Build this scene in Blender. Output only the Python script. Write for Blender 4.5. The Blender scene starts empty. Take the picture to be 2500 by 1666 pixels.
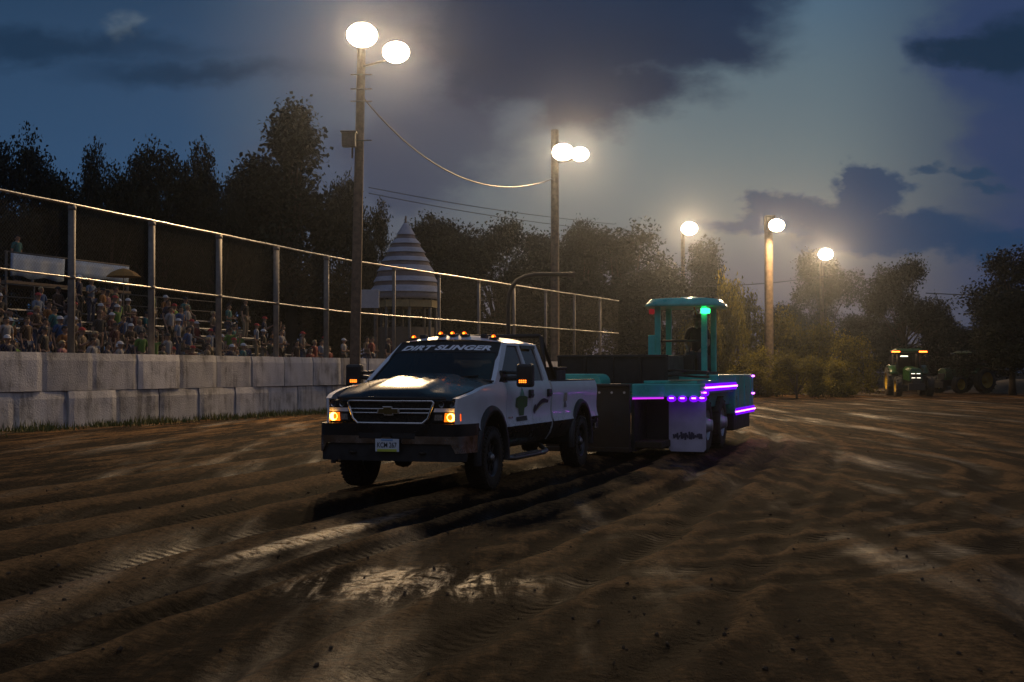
import bpy, bmesh, math, random
from mathutils import Vector, Matrix, Euler, noise

random.seed(7)
S = bpy.context.scene
C = S.collection
R = math.radians
PI = math.pi

# ------------------------------------------------------------------ camera, sky, exposure
FPX, HEYE, PITCH = 3280.0, 1.48, math.atan(72 / 3280.0)
cam_d = bpy.data.cameras.new('camera')
cam = bpy.data.objects.new('camera', cam_d)
C.objects.link(cam)
cam.location = (0, 0, HEYE)
cam.rotation_euler = (PI / 2 + PITCH, 0, 0)
cam_d.sensor_width = 36.0
cam_d.lens = 36.0 * FPX / 2500.0
cam_d.clip_start = 0.1
cam_d.clip_end = 3000
S.camera = cam
S.view_settings.view_transform = 'Standard'
S.view_settings.look = 'None'
S.view_settings.exposure = 0.0
S.view_settings.gamma = 1.0
cy = S.cycles
cy.max_bounces = 6
cy.diffuse_bounces = 2
cy.glossy_bounces = 3
cy.transmission_bounces = 6
cy.volume_bounces = 0
cy.transparent_max_bounces = 24
cy.caustics_reflective = False
cy.caustics_refractive = False
cy.sample_clamp_indirect = 4.0
cy.use_denoising = True


def lin(r, g, b, k=1.0):
    f = lambda c: (c / 255 / 12.92) if c <= 10.3 else ((c / 255 + 0.055) / 1.055) ** 2.4
    return (f(r) * k, f(g) * k, f(b) * k, 1.0)


def at(px, py, Y):
    """world point seen at photo pixel (2500 wide) at depth Y"""
    u = (px - 1250) / FPX
    v = (833 - py) / FPX
    den = math.cos(PITCH) - v * math.sin(PITCH)
    return Vector((u * Y / den, Y, HEYE + Y * (math.sin(PITCH) + v * math.cos(PITCH)) / den))


class NT:
    """tiny node-tree helper"""
    def __init__(self, nt):
        self.nt = nt
        nt.nodes.clear()

    def n(self, t, **kw):
        nd = self.nt.nodes.new(t)
        for k, v in kw.items():
            if k == 'ins':
                for kk, vv in v.items():
                    self.set(nd, kk, vv)
            else:
                setattr(nd, k, v)
        return nd

    def set(self, nd, key, v):
        sock = nd.inputs[key]
        if isinstance(v, bpy.types.NodeSocket):
            self.nt.links.new(v, sock)
        else:
            sock.default_value = v

    def m(self, op, a, b=0.0, c=0.0, clamp=False):
        nd = self.n('ShaderNodeMath', operation=op, use_clamp=clamp)
        for i, v in enumerate((a, b, c)):
            self.set(nd, i, v)
        return nd.outputs[0]

    def mix(self, f, a, b):
        nd = self.n('ShaderNodeMix', data_type='RGBA')
        self.set(nd, 0, f)
        self.set(nd, 6, a)
        self.set(nd, 7, b)
        return nd.outputs[2]

    def ss(self, x, lo, hi):
        nd = self.n('ShaderNodeMapRange', interpolation_type='SMOOTHSTEP')
        self.set(nd, 0, x)
        self.set(nd, 1, lo)
        self.set(nd, 2, hi)
        return nd.outputs[0]

    def ramp(self, f, stops):
        nd = self.n('ShaderNodeValToRGB')
        el = nd.color_ramp.elements
        while len(el) < len(stops):
            el.new(0.5)
        for e, (p, c) in zip(el, stops):
            e.position = p
            e.color = c
        self.set(nd, 0, f)
        return nd.outputs[0]

    def noise(self, vec, scale, detail=4, rough=0.55, dist=0.0):
        nd = self.n('ShaderNodeTexNoise')
        if vec is not None:
            self.set(nd, 'Vector', vec)
        nd.inputs['Scale'].default_value = scale
        nd.inputs['Detail'].default_value = detail
        nd.inputs['Roughness'].default_value = rough
        nd.inputs['Distortion'].default_value = dist
        return nd


def build_world():
    w = bpy.data.worlds.new('World')
    S.world = w
    w.use_nodes = True
    t = NT(w.node_tree)
    tc = t.n('ShaderNodeTexCoord')
    sep = t.n('ShaderNodeSeparateXYZ', ins={0: tc.outputs['Generated']})
    yy = t.m('MAXIMUM', t.m('ABSOLUTE', sep.outputs[1]), 0.12)
    nx = t.m('DIVIDE', sep.outputs[0], yy)      # tangent of azimuth from north
    nz = t.m('DIVIDE', sep.outputs[2], yy)      # tangent of elevation
    # warp the direction a little so cloud edges are ragged
    comb = t.n('ShaderNodeCombineXYZ', ins={0: nx, 1: t.m('MULTIPLY', nz, 1.7), 2: 0.3})
    wn = t.noise(comb.outputs[0], 16, 5, 0.6)
    ws = t.n('ShaderNodeSeparateColor', ins={0: wn.outputs['Color']})
    wx = t.m('ADD', nx, t.m('MULTIPLY', t.m('SUBTRACT', ws.outputs[0], 0.5), 0.085))
    wz = t.m('ADD', nz, t.m('MULTIPLY', t.m('SUBTRACT', ws.outputs[1], 0.5), 0.05))
    wf = t.noise(comb.outputs[0], 7, 4, 0.55)

    def el(px, py, rx, ry, soft=0.5):
        cx, cz = (px - 1250) / FPX, (905 - py) / FPX
        dx = t.m('DIVIDE', t.m('SUBTRACT', wx, cx), rx / FPX)
        dz = t.m('DIVIDE', t.m('SUBTRACT', wz, cz), ry / FPX)
        d = t.m('SQRT', t.m('ADD', t.m('MULTIPLY', dx, dx), t.m('MULTIPLY', dz, dz)))
        return t.m('SUBTRACT', 1.0, t.ss(d, 1.0 - soft, 1.0 + soft))

    def union(lst):
        m = lst[0]
        for x in lst[1:]:
            m = t.m('MAXIMUM', m, x)
        return m

    # clear sky by elevation: mauve low down, grey green, steel blue above
    g = t.m('MULTIPLY', nz, 3.2, clamp=True)
    clear = t.ramp(g, [(0.0, lin(84, 78, 88)), (0.22, lin(98, 95, 102)), (0.36, lin(104, 110, 112)), (0.52, lin(98, 112, 118)),
                       (0.72, lin(88, 107, 119)), (0.9, lin(74, 100, 122)), (1.0, lin(54, 86, 112))])
    # west (left) and far east are deeper blue
    left = t.ss(nx, -0.06, -0.26)
    col = t.mix(t.m('MULTIPLY', left, 0.97), clear, t.ramp(g, [(0.0, lin(42, 76, 114)), (0.5, lin(44, 74, 108)), (0.8, lin(40, 66, 96)), (1.0, lin(30, 56, 84))]))
    right = t.ss(nx, 0.22, 0.37)
    col = t.mix(t.m('MULTIPLY', right, 0.85), col, lin(48, 62, 86))
    # grey veil behind the first light pole
    veil = union([el(1010, 150, 330, 330, 0.8), el(900, 420, 260, 180, 0.8)])
    col = t.mix(t.m('MULTIPLY', veil, 0.8), col, lin(60, 68, 92))
    # main dark cloud over the middle
    main = union([el(1500, 40, 420, 160, 0.25), el(1330, 190, 260, 130, 0.3), el(1720, 100, 200, 70, 0.45), el(1250, 60, 260, 180, 0.5), el(1560, 215, 170, 60, 0.5)])
    shade = t.mix(wf.outputs[0], lin(6, 26, 54), lin(24, 46, 76))
    col = t.mix(t.m('MULTIPLY', main, 0.96), col, shade)
    lobe = union([el(1020, 370, 170, 120, 0.4), el(1150, 320, 150, 75, 0.5), el(1010, 455, 90, 50, 0.5)])
    col = t.mix(t.m('MULTIPLY', lobe, 0.75), col, lin(52, 60, 82))
    wisp = union([el(1270, 285, 60, 45, 0.7), el(300, 65, 24, 28, 0.9), el(285, 85, 26, 26, 0.9)])
    col = t.mix(t.m('MULTIPLY', wisp, 0.55), col, lin(92, 106, 118))
    # dark bands at the upper left
    band = union([el(40, 115, 420, 34, 0.8), el(480, 175, 260, 28, 0.9)])
    col = t.mix(t.m('MULTIPLY', band, 0.7), col, lin(16, 40, 64))
    # right hand bank with a dark lens
    bank = union([el(2470, 110, 210, 190, 0.3), el(2560, 330, 200, 200, 0.35), el(2600, 600, 220, 230, 0.6)])
    col = t.mix(t.m('MULTIPLY', bank, 0.92), col, t.mix(wf.outputs[0], lin(26, 54, 92), lin(52, 62, 98)))
    lens = union([el(2420, 130, 150, 40, 0.4), el(2500, 110, 130, 70, 0.5)])
    col = t.mix(t.m('MULTIPLY', lens, 0.9), col, lin(8, 38, 62))
    # cumulus by the horizon
    cum = union([el(2095, 425, 52, 44, 0.2), el(2105, 480, 95, 70, 0.2), el(1915, 505, 74, 42, 0.25), el(1870, 545, 130, 24, 0.4), el(2000, 535, 150, 42, 0.3),
                 el(2160, 570, 260, 46, 0.3), el(2330, 595, 230, 28, 0.5)])
    cum2 = t.mix(wf.outputs[0], lin(4, 46, 84), lin(18, 58, 92))
    col = t.mix(t.m('MULTIPLY', cum, 0.95), col, cum2)
    small = union([el(2265, 420, 46, 12, 0.5), el(2375, 425, 46, 12, 0.5), el(2400, 452, 56, 9, 0.6)])
    col = t.mix(t.m('MULTIPLY', small, 0.85), col, lin(24, 56, 86))
    # a trace of the dusk sky model so the light keeps the colour of the air
    sky = t.n('ShaderNodeTexSky', sky_type='NISHITA', sun_disc=False)
    sky.sun_elevation = R(1.0)
    sky.sun_rotation = R(60)
    add = t.n('ShaderNodeMix', data_type='RGBA', blend_type='ADD')
    t.set(add, 0, 0.004)
    t.set(add, 6, col)
    t.set(add, 7, sky.outputs[0])
    # unseen sky behind the camera, brightened as added fill light, kept dim low down
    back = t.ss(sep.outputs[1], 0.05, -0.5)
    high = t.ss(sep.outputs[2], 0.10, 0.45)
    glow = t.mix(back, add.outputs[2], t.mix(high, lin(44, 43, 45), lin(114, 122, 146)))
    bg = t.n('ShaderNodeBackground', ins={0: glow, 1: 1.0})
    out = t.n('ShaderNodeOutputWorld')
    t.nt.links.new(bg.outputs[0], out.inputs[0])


build_world()

# ------------------------------------------------------------------ materials
MATS = {}


def mat(name, col, rough=0.5, metal=0.0, spec=0.5, var=0.0, vscale=8.0, bump=0.0, bscale=40.0, coat=0.0, objcol=False, mud=0.0):
    if name in MATS:
        return MATS[name]
    m = bpy.data.materials.new(name)
    m.use_nodes = True
    t = NT(m.node_tree)
    b = t.n('ShaderNodeBsdfPrincipled')
    out = t.n('ShaderNodeOutputMaterial')
    t.nt.links.new(b.outputs[0], out.inputs[0])
    b.inputs['Base Color'].default_value = (*col[:3], 1)
    b.inputs['Roughness'].default_value = rough
    b.inputs['Metallic'].default_value = metal
    b.inputs['Specular IOR Level'].default_value = spec
    b.inputs['Coat Weight'].default_value = coat
    b.inputs['Coat Roughness'].default_value = 0.06
    tc = t.n('ShaderNodeTexCoord')
    base = None
    if objcol:
        oi = t.n('ShaderNodeObjectInfo')
        base = oi.outputs['Color']
        t.set(b, 'Base Color', base)
    if var > 0:
        nz = t.noise(tc.outputs['Object'], vscale, 5, 0.6)
        f = t.ss(nz.outputs[0], 0.3, 0.7)
        if base is None:
            lo = (*[c * (1 - var) for c in col[:3]], 1)
            hi = (*[min(1, c * (1 + var * 0.6)) for c in col[:3]], 1)
            t.set(b, 'Base Color', t.mix(f, lo, hi))
        rr = t.m('ADD', t.m('MULTIPLY', f, 0.18), max(0.02, rough - 0.09))
        t.set(b, 'Roughness', rr)
    if mud > 0:
        geo = t.n('ShaderNodeNewGeometry')
        sz = t.n('ShaderNodeSeparateXYZ', ins={0: geo.outputs['Position']})
        sp1 = t.noise(tc.outputs['Object'], 5.0, 8, 0.75)
        sp2 = t.noise(tc.outputs['Object'], 38.0, 4, 0.7)
        low = t.m('SUBTRACT', 1.0, t.ss(sz.outputs[2], 0.25, mud))
        spl = t.m('ADD', t.m('MULTIPLY', sp1.outputs[0], 0.6), t.m('MULTIPLY', sp2.outputs[0], 0.4))
        mf = t.m('MULTIPLY', t.ss(t.m('ADD', spl, t.m('MULTIPLY', low, 0.22)), 0.56, 0.70), t.m('ADD', t.m('MULTIPLY', low, 0.75), 0.0))
        cur = b.inputs['Base Color'].links[0].from_socket if b.inputs['Base Color'].is_linked else b.inputs['Base Color'].default_value[:]
        t.set(b, 'Base Color', t.mix(mf, cur, (0.055, 0.034, 0.017, 1)))
        rc = b.inputs['Roughness'].links[0].from_socket if b.inputs['Roughness'].is_linked else rough
        t.set(b, 'Roughness', t.m('ADD', t.m('MULTIPLY', mf, 0.4), rc))
        if coat > 0:
            t.set(b, 'Coat Weight', t.m('MULTIPLY', t.m('SUBTRACT', 1.0, mf), coat))
    if bump > 0:
        bn = t.noise(tc.outputs['Object'], bscale, 6, 0.6)
        bp = t.n('ShaderNodeBump', ins={'Strength': 1.0, 'Distance': bump, 'Height': bn.outputs[0]})
        t.set(b, 'Normal', bp.outputs[0])
    MATS[name] = m
    return m


def emit(name, col, strength):
    if name in MATS:
        return MATS[name]
    m = bpy.data.materials.new(name)
    m.use_nodes = True
    t = NT(m.node_tree)
    e = t.n('ShaderNodeEmission', ins={0: (*col, 1), 1: strength})
    out = t.n('ShaderNodeOutputMaterial')
    t.nt.links.new(e.outputs[0], out.inputs[0])
    MATS[name] = m
    return m


def glass(name, tint, refl=1.0):
    m = bpy.data.materials.new(name)
    m.use_nodes = True
    t = NT(m.node_tree)
    tr = t.n('ShaderNodeBsdfTransparent', ins={0: (*tint, 1)})
    gl = t.n('ShaderNodeBsdfGlossy', ins={0: (1, 1, 1, 1), 'Roughness': 0.03})
    fr = t.n('ShaderNodeFresnel', ins={0: 1.5})
    mx = t.n('ShaderNodeMixShader', ins={0: t.m('MULTIPLY', fr.outputs[0], refl)})
    t.nt.links.new(tr.outputs[0], mx.inputs[1])
    t.nt.links.new(gl.outputs[0], mx.inputs[2])
    out = t.n('ShaderNodeOutputMaterial')
    t.nt.links.new(mx.outputs[0], out.inputs[0])
    MATS[name] = m
    return m


WHITE = mat('white_paint', (0.80, 0.81, 0.85), 0.42, coat=0.15, mud=1.25, var=0.08, vscale=2.5)
BLACK = mat('black_paint', (0.009, 0.009, 0.011), 0.3, spec=0.4, coat=0.25, mud=0.95, var=0.25, vscale=3)
BLACKM = mat('matte_black', (0.015, 0.014, 0.014), 0.6, var=0.4, vscale=6)
PLASTIC = mat('black_plastic', (0.02, 0.02, 0.021), 0.45, var=0.3, vscale=9)
CHROME = mat('chrome', (0.78, 0.76, 0.73), 0.26, metal=1.0, mud=0.8, var=0.1, vscale=6)
RUBBER = mat('rubber', (0.022, 0.021, 0.020), 0.75, mud=1.1, var=0.35, vscale=12, bump=0.004, bscale=60)
RIM = mat('dark_rim', (0.05, 0.05, 0.052), 0.35, metal=0.7, var=0.3)
ALLOY = mat('pale_rim', (0.5, 0.5, 0.55), 0.4, metal=0.5, var=0.2)
SEATM = mat('seat_cloth', (0.03, 0.028, 0.027), 0.85)
DARKSTEEL = mat('dark_steel', (0.028, 0.026, 0.025), 0.5, mud=1.1, metal=0.3, var=0.4, vscale=4, bump=0.003, bscale=20)
TEAL = mat('teal_paint', (0.06, 0.58, 0.48), 0.35, mud=1.4, coat=0.4, var=0.18, vscale=3)
TEALD = mat('teal_frame', (0.025, 0.24, 0.24), 0.45, var=0.25, vscale=4)
GREEN = mat('tractor_green', (0.010, 0.055, 0.008), 0.35, coat=0.3, var=0.2)
YELLOW = mat('rim_yellow', (0.5, 0.33, 0.03), 0.45, var=0.2)
CONC = None
WOOD = mat('pole_wood', (0.16, 0.115, 0.08), 0.85, var=0.4, vscale=5, bump=0.01, bscale=14)
GALV = mat('galvanised', (0.42, 0.41, 0.38), 0.38, metal=0.85, var=0.2, vscale=10)
GALVD = mat('dull_galvanised', (0.115, 0.105, 0.09), 0.6, metal=0.3, var=0.3, vscale=10)
ALU = mat('aluminium_plank', (0.5, 0.5, 0.5), 0.4, metal=0.7, var=0.2)
DECALW = mat('decal_white', (0.9, 0.9, 0.92), 0.5)
DECALK = mat('decal_black', (0.012, 0.012, 0.014), 0.5)
DECALG = mat('decal_green', (0.05, 0.16, 0.02), 0.5, var=0.4, vscale=20)
DECALT = mat('decal_pale_green', (0.16, 0.4, 0.28), 0.5, var=0.3, vscale=25)
DECALY = mat('decal_cream', (0.5, 0.47, 0.3), 0.5, var=0.3, vscale=25)
PLATEW = mat('plate_white', (0.7, 0.74, 0.8), 0.4)
PLATEY = mat('plate_green', (0.55, 0.6, 0.08), 0.4)
PLATEB = mat('plate_blue', (0.2, 0.4, 0.7), 0.4)
GOLD = mat('emblem_gold', (0.22, 0.17, 0.07), 0.3, metal=0.9)
LENS = mat('lamp_lens', (0.6, 0.6, 0.6), 0.12, metal=0.9, var=0.5, vscale=60)
AMBER = emit('amber_lamp', (1.0, 0.48, 0.06), 14)
AMBERR = emit('amber_rim', (1.0, 0.15, 0.006), 2.2)
AMBERB = emit('roof_bulb', (1.0, 0.26, 0.02), 5)
AMBERS = emit('amber_marker', (1.0, 0.10, 0.004), 1.8)
AMBERLED = emit('amber_led', (1.0, 0.20, 0.015), 3.5)
PURPLE = emit('purple_led', (0.75, 0.10, 1.0), 11)
PURPLEH = emit('purple_halo', (0.20, 0.0, 1.0), 1.1)  # dim violet emission standing in for the bloom around the LEDs
PURPLES = emit('purple_strip_diffuse', (0.55, 0.03, 0.75), 1.3)
GREENL = emit('green_lamp', (0.02, 1.0, 0.2), 5)
REDL = emit('red_lamp', (0.6, 0.01, 0.03), 0.25)
WHITEL = emit('small_white_lamp', (1.0, 0.9, 0.7), 3)
ORANGEL = emit('orange_lamp', (1.0, 0.16, 0.02), 9)
FLOOD = emit('flood_face', (1.0, 0.80, 0.62), 45)
GLASSW = glass('windscreen_glass', (0.32, 0.32, 0.31), 0.9)
GLASSS = glass('side_glass', (0.12, 0.12, 0.13), 1.1)
GLASSC = glass('clear_glass', (0.6, 0.62, 0.62), 0.8)


# ------------------------------------------------------------------ mesh builder
class MB:
    def __init__(s):
        s.v, s.f, s.mi, s.sm, s.uv = [], [], [], [], {}

    def add(s, vs, fs, mi=0, smooth=False):
        o = len(s.v)
        s.v += [tuple(v) for v in vs]
        for f in fs:
            s.f.append([i + o for i in f])
            s.mi.append(mi)
            s.sm.append(smooth)
        return s

    def box(s, c, d, mi=0, rot=None):
        x, y, z = [k / 2 for k in d]
        vs = [Vector(p) for p in [(-x, -y, -z), (x, -y, -z), (x, y, -z), (-x, y, -z), (-x, -y, z), (x, -y, z), (x, y, z), (-x, y, z)]]
        if rot:
            M = Euler(rot).to_matrix()
            vs = [M @ v for v in vs]
        vs = [v + Vector(c) for v in vs]
        return s.add(vs, [(0, 3, 2, 1), (4, 5, 6, 7), (0, 1, 5, 4), (1, 2, 6, 5), (2, 3, 7, 6), (3, 0, 4, 7)], mi)

    def tube(s, pts, r, n=8, mi=0, caps=True, smooth=True):
        pts = [Vector(p) for p in pts]
        rs = r if isinstance(r, (list, tuple)) else [r] * len(pts)
        rings, prev = [], None
        for i, p in enumerate(pts):
            a = pts[max(0, i - 1)]
            b = pts[min(len(pts) - 1, i + 1)]
            d = (b - a).normalized()
            if prev is None:
                up = Vector((0, 0, 1)) if abs(d.z) < 0.9 else Vector((1, 0, 0))
                e1 = d.cross(up).normalized()
            else:
                e1 = (prev - d * prev.dot(d)).normalized()
            prev = e1
            e2 = d.cross(e1)
            rings.append([p + (e1 * math.cos(2 * PI * k / n) + e2 * math.sin(2 * PI * k / n)) * rs[i] for k in range(n)])
        vs = [v for r_ in rings for v in r_]
        fs = []
        for i in range(len(pts) - 1):
            for k in range(n):
                fs.append((i * n + k, i * n + (k + 1) % n, (i + 1) * n + (k + 1) % n, (i + 1) * n + k))
        s.add(vs, fs, mi, smooth)
        if caps:
            o = len(s.v) - len(vs)
            s.f.append([o + k for k in range(n)][::-1]); s.mi.append(mi); s.sm.append(False)
            s.f.append([o + (len(pts) - 1) * n + k for k in range(n)]); s.mi.append(mi); s.sm.append(False)
        return s

    def lathe(s, prof, n=24, axis='Z', c=(0, 0, 0), mi=0, smooth=True, closed=False):
        """prof: (radius, height)"""
        vs = []
        for (r, h) in prof:
            for k in range(n):
                a = 2 * PI * k / n
                p = (r * math.cos(a), r * math.sin(a), h)
                if axis == 'X':
                    p = (p[2], p[0], p[1])
                elif axis == 'Y':
                    p = (p[0], p[2], p[1])
                vs.append((p[0] + c[0], p[1] + c[1], p[2] + c[2]))
        fs = []
        m = len(prof)
        for i in range(m if closed else m - 1):
            j = (i + 1) % m
            for k in range(n):
                fs.append((i * n + k, i * n + (k + 1) % n, j * n + (k + 1) % n, j * n + k))
        return s.add(vs, fs, mi, smooth)

    def slab(s, fn, quad, nu=4, nv=4, th=0.02, mi=0, smooth=True):
        """bilinear quad of (a,b) corners mapped through fn(a,b,off) into a slab with thickness th"""
        (a0, b0), (a1, b1), (a2, b2), (a3, b3) = quad
        front, back = [], []
        for j in range(nv + 1):
            v = j / nv
            for i in range(nu + 1):
                u = i / nu
                a = (a0 * (1 - u) + a1 * u) * (1 - v) + (a3 * (1 - u) + a2 * u) * v
                b = (b0 * (1 - u) + b1 * u) * (1 - v) + (b3 * (1 - u) + b2 * u) * v
                front.append(fn(a, b, 0))
                back.append(fn(a, b, th))
        W = nu + 1
        N = len(front)
        fs = []
        for j in range(nv):
            for i in range(nu):
                q = (j * W + i, j * W + i + 1, (j + 1) * W + i + 1, (j + 1) * W + i)
                fs.append(q)
                fs.append(tuple(N + k for k in q[::-1]))
        s.add(front + back, fs, mi, smooth)
        rim = [i for i in range(W)] + [j * W + nu for j in range(1, nv + 1)] + [nv * W + i for i in range(nu - 1, -1, -1)] + [j * W for j in range(nv - 1, 0, -1)]
        rv = [front[k] for k in rim] + [back[k] for k in rim]
        L = len(rim)
        return s.add(rv, [((k + 1) % L, k, L + k, L + (k + 1) % L) for k in range(L)], mi, False)

    def grid(s, pts, nu, nv, mi=0, smooth=True):
        W = nu + 1
        return s.add(pts, [(j * W + i, j * W + i + 1, (j + 1) * W + i + 1, (j + 1) * W + i) for j in range(nv) for i in range(nu)], mi, smooth)

    def prism(s, poly, to3, h, mi=0):
        """poly of 2D points mapped by to3(a,b,off); extruded by h"""
        n = len(poly)
        vs = [to3(a, b, 0) for a, b in poly] + [to3(a, b, h) for a, b in poly]
        fs = [tuple(range(n)), tuple(range(2 * n - 1, n - 1, -1))] + [((k + 1) % n, k, n + k, n + (k + 1) % n) for k in range(n)]
        return s.add(vs, fs, mi)

    def mesh(s, name, mats, recalc=True):
        me = bpy.data.meshes.new(name)
        me.from_pydata(s.v, [], s.f)
        for m in (mats if isinstance(mats, (list, tuple)) else [mats]):
            me.materials.append(m)
        me.polygons.foreach_set('material_index', s.mi)
        me.polygons.foreach_set('use_smooth', s.sm)
        if recalc:
            b = bmesh.new()
            b.from_mesh(me)
            bmesh.ops.recalc_face_normals(b, faces=b.faces)
            b.to_mesh(me)
            b.free()
        me.update()
        return me

    def build(s, name, mats, parent=None, bevel=0.0, recalc=True, loc=None):
        o = bpy.data.objects.new(name, s.mesh(name, mats, recalc))
        C.objects.link(o)
        if parent:
            o.parent = parent
        if loc:
            o.location = loc
        if bevel:
            md = o.modifiers.new('bevel', 'BEVEL')
            md.width = bevel
            md.segments = 2
            md.limit_method = 'ANGLE'
            md.angle_limit = R(40)
        return o


def tag(o, label=None, cat=None, group=None, kind=None):
    for k, v in (('label', label), ('category', cat), ('group', group), ('kind', kind)):
        if v:
            o[k] = v
    return o


def thing(name, label, cat, loc=(0, 0, 0), rz=0.0, group=None):
    o = bpy.data.objects.new(name, None)
    o.empty_display_size = 0.2
    C.objects.link(o)
    o.location = loc
    o.rotation_euler = (0, 0, rz)
    return tag(o, label, cat, group)


def copy_tree(o, parent=None):
    c = o.copy()
    C.objects.link(c)
    if parent:
        c.parent = parent
    for ch in list(o.children):
        copy_tree(ch, c)
    return c


def text_polys(txt, size=1.0, bold=0.0, shear=0.0, extrude=0.0, spacing=1.0):
    cu = bpy.data.curves.new('lettering', 'FONT')
    cu.body = txt
    cu.size = size
    cu.offset = bold
    cu.shear = shear
    cu.extrude = extrude
    cu.space_character = spacing
    cu.align_x = 'CENTER'
    cu.align_y = 'CENTER'
    o = bpy.data.objects.new('lettering', cu)
    C.objects.link(o)
    dg = bpy.context.evaluated_depsgraph_get()
    me = bpy.data.meshes.new_from_object(o.evaluated_get(dg))
    vs = [v.co.copy() for v in me.vertices]
    fs = [tuple(p.vertices) for p in me.polygons]
    bpy.data.objects.remove(o)
    bpy.data.curves.remove(cu)
    bpy.data.meshes.remove(me)
    return vs, fs


def lettering(name, txt, place, width, height, m, parent, bold=0.02, shear=0.0, spacing=1.0):
    vs, fs = text_polys(txt, 1.0, bold, shear, 0.0, spacing)
    xs = [v.x for v in vs]
    ys = [v.y for v in vs]
    w, h = max(xs) - min(xs), max(ys) - min(ys)
    cx, cyy = (max(xs) + min(xs)) / 2, (max(ys) + min(ys)) / 2
    b = MB()
    b.add([place((v.x - cx) / w * width, (v.y - cyy) / h * height) for v in vs], fs)
    return b.build(name, m, parent, recalc=False)


def interp(pts, x):
    if x <= pts[0][0]:
        return pts[0][1]
    for (a, b), (c, d) in zip(pts, pts[1:]):
        if x <= c:
            return b + (d - b) * (x - a) / (c - a)
    return pts[-1][1]


# ------------------------------------------------------------------ ground
TH = R(18)


def hgt(x, y):
    """height of the dirt and how much it is a rut (negative, damp) or a crumbled ridge (positive, dry)"""
    # direction of travel runs along TH; ruts are long in that direction and bend to the right further back
    q = x * math.sin(TH) + y * math.cos(TH)
    p = x * math.cos(TH) - y * math.sin(TH)
    p += 0.0045 * max(0, q - 14) ** 2 * (0.4 + 0.6 / (1 + math.exp(-(x - 1) * 0.5)))
    a = 1.0 / (1.0 + (max(0, y - 12) / 40) ** 2)
    n1 = noise.noise(Vector((p * 0.9, q * 0.05, 3.1)))
    n2 = noise.noise(Vector((p * 3.6, q * 0.2, 9.0)))
    n4 = noise.noise(Vector((p * 8.5, q * 0.6, 5.0)))
    n3 = noise.noise(Vector((x * 2.6, y * 2.6, 1.0)))
    calm = 1 - 0.75 / (1 + math.exp(-(x - 1.6) * 1.2))
    n1, n2, n4 = n1 * calm, n2 * calm, n4 * calm
    n5 = noise.noise(Vector((x * 1.1, y * 1.1, 4.0)))
    h = 0.02 * n1 + 0.02 * n2 + 0.014 * n4 + 0.004 * n3
    t_ = 0.55 * n2 + 0.35 * n4 + 0.4 * n1
    for pc, w, dp in ((-6.2, 0.27, 0.085), (-5.05, 0.15, 0.05), (-4.6, 0.17, 0.06), (-7.4, 0.22, 0.06), (-8.7, 0.27, 0.07), (-10.0, 0.25, 0.06),
                      (-11.4, 0.25, 0.05), (-12.6, 0.2, 0.05), (-3.4, 0.13, 0.045), (-2.6, 0.15, 0.05), (-1.5, 0.12, 0.03), (0.6, 0.2, 0.03), (1.9, 0.2, 0.03)):
        d = (p - pc - 0.10 * math.sin(q * 0.35 + pc) - 0.08 * n5) / w
        if abs(d) < 4:
            e, r1, r2 = math.exp(-d * d), math.exp(-(d - 1.8) ** 2 * 1.5), math.exp(-(d + 1.8) ** 2 * 1.5)
            k = 0.65 + 0.7 * n5
            h += dp * (-e + 0.6 * r1 + 0.35 * r2)
            t_ += k * (dp / 0.06) * (-1.1 * e + 0.9 * r1 + 0.4 * r2)
    # curved ruts where pullers swing round
    for (cx_, cy_, radii, wd) in ((-2.6, 17.1, (6.0, 6.6, 7.35, 7.9, 8.75), 0.15), (-3.0, 22.5, (9.6, 10.3, 11.3, 12.0, 13.2), 0.24)):
        ddx, ddy = x - cx_, y - cy_
        rr = math.hypot(ddx, ddy)
        if ddx > 2 and radii[0] - 1 < rr < radii[-1] + 1:
            mk = min(1, (ddx - 2) / 2.5) * min(1, max(0, (6 - ddy) / 4))
            wob = 0.25 * noise.noise(Vector((math.atan2(ddy, ddx) * 4, cx_, 0)))
            for k_, r_ in enumerate(radii):
                d = (rr - r_ - wob) / wd
                if abs(d) < 4:
                    e, r1 = math.exp(-d * d), math.exp(-(d - 1.7) ** 2 * 1.5)
                    h += mk * (-0.007 * e + 0.010 * r1)
                    t_ += mk * (0.6 + 0.8 * n5) * (-e + 0.9 * r1)
    # clods in the churned middle
    cl = max(0.0, noise.noise(Vector((x * 0.35 + 4, y * 0.35, 5))) + 0.1)
    h += 0.014 * cl * noise.noise(Vector((x * 5.5, y * 3.5, 2)))
    return h * a - 0.02, t_


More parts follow.
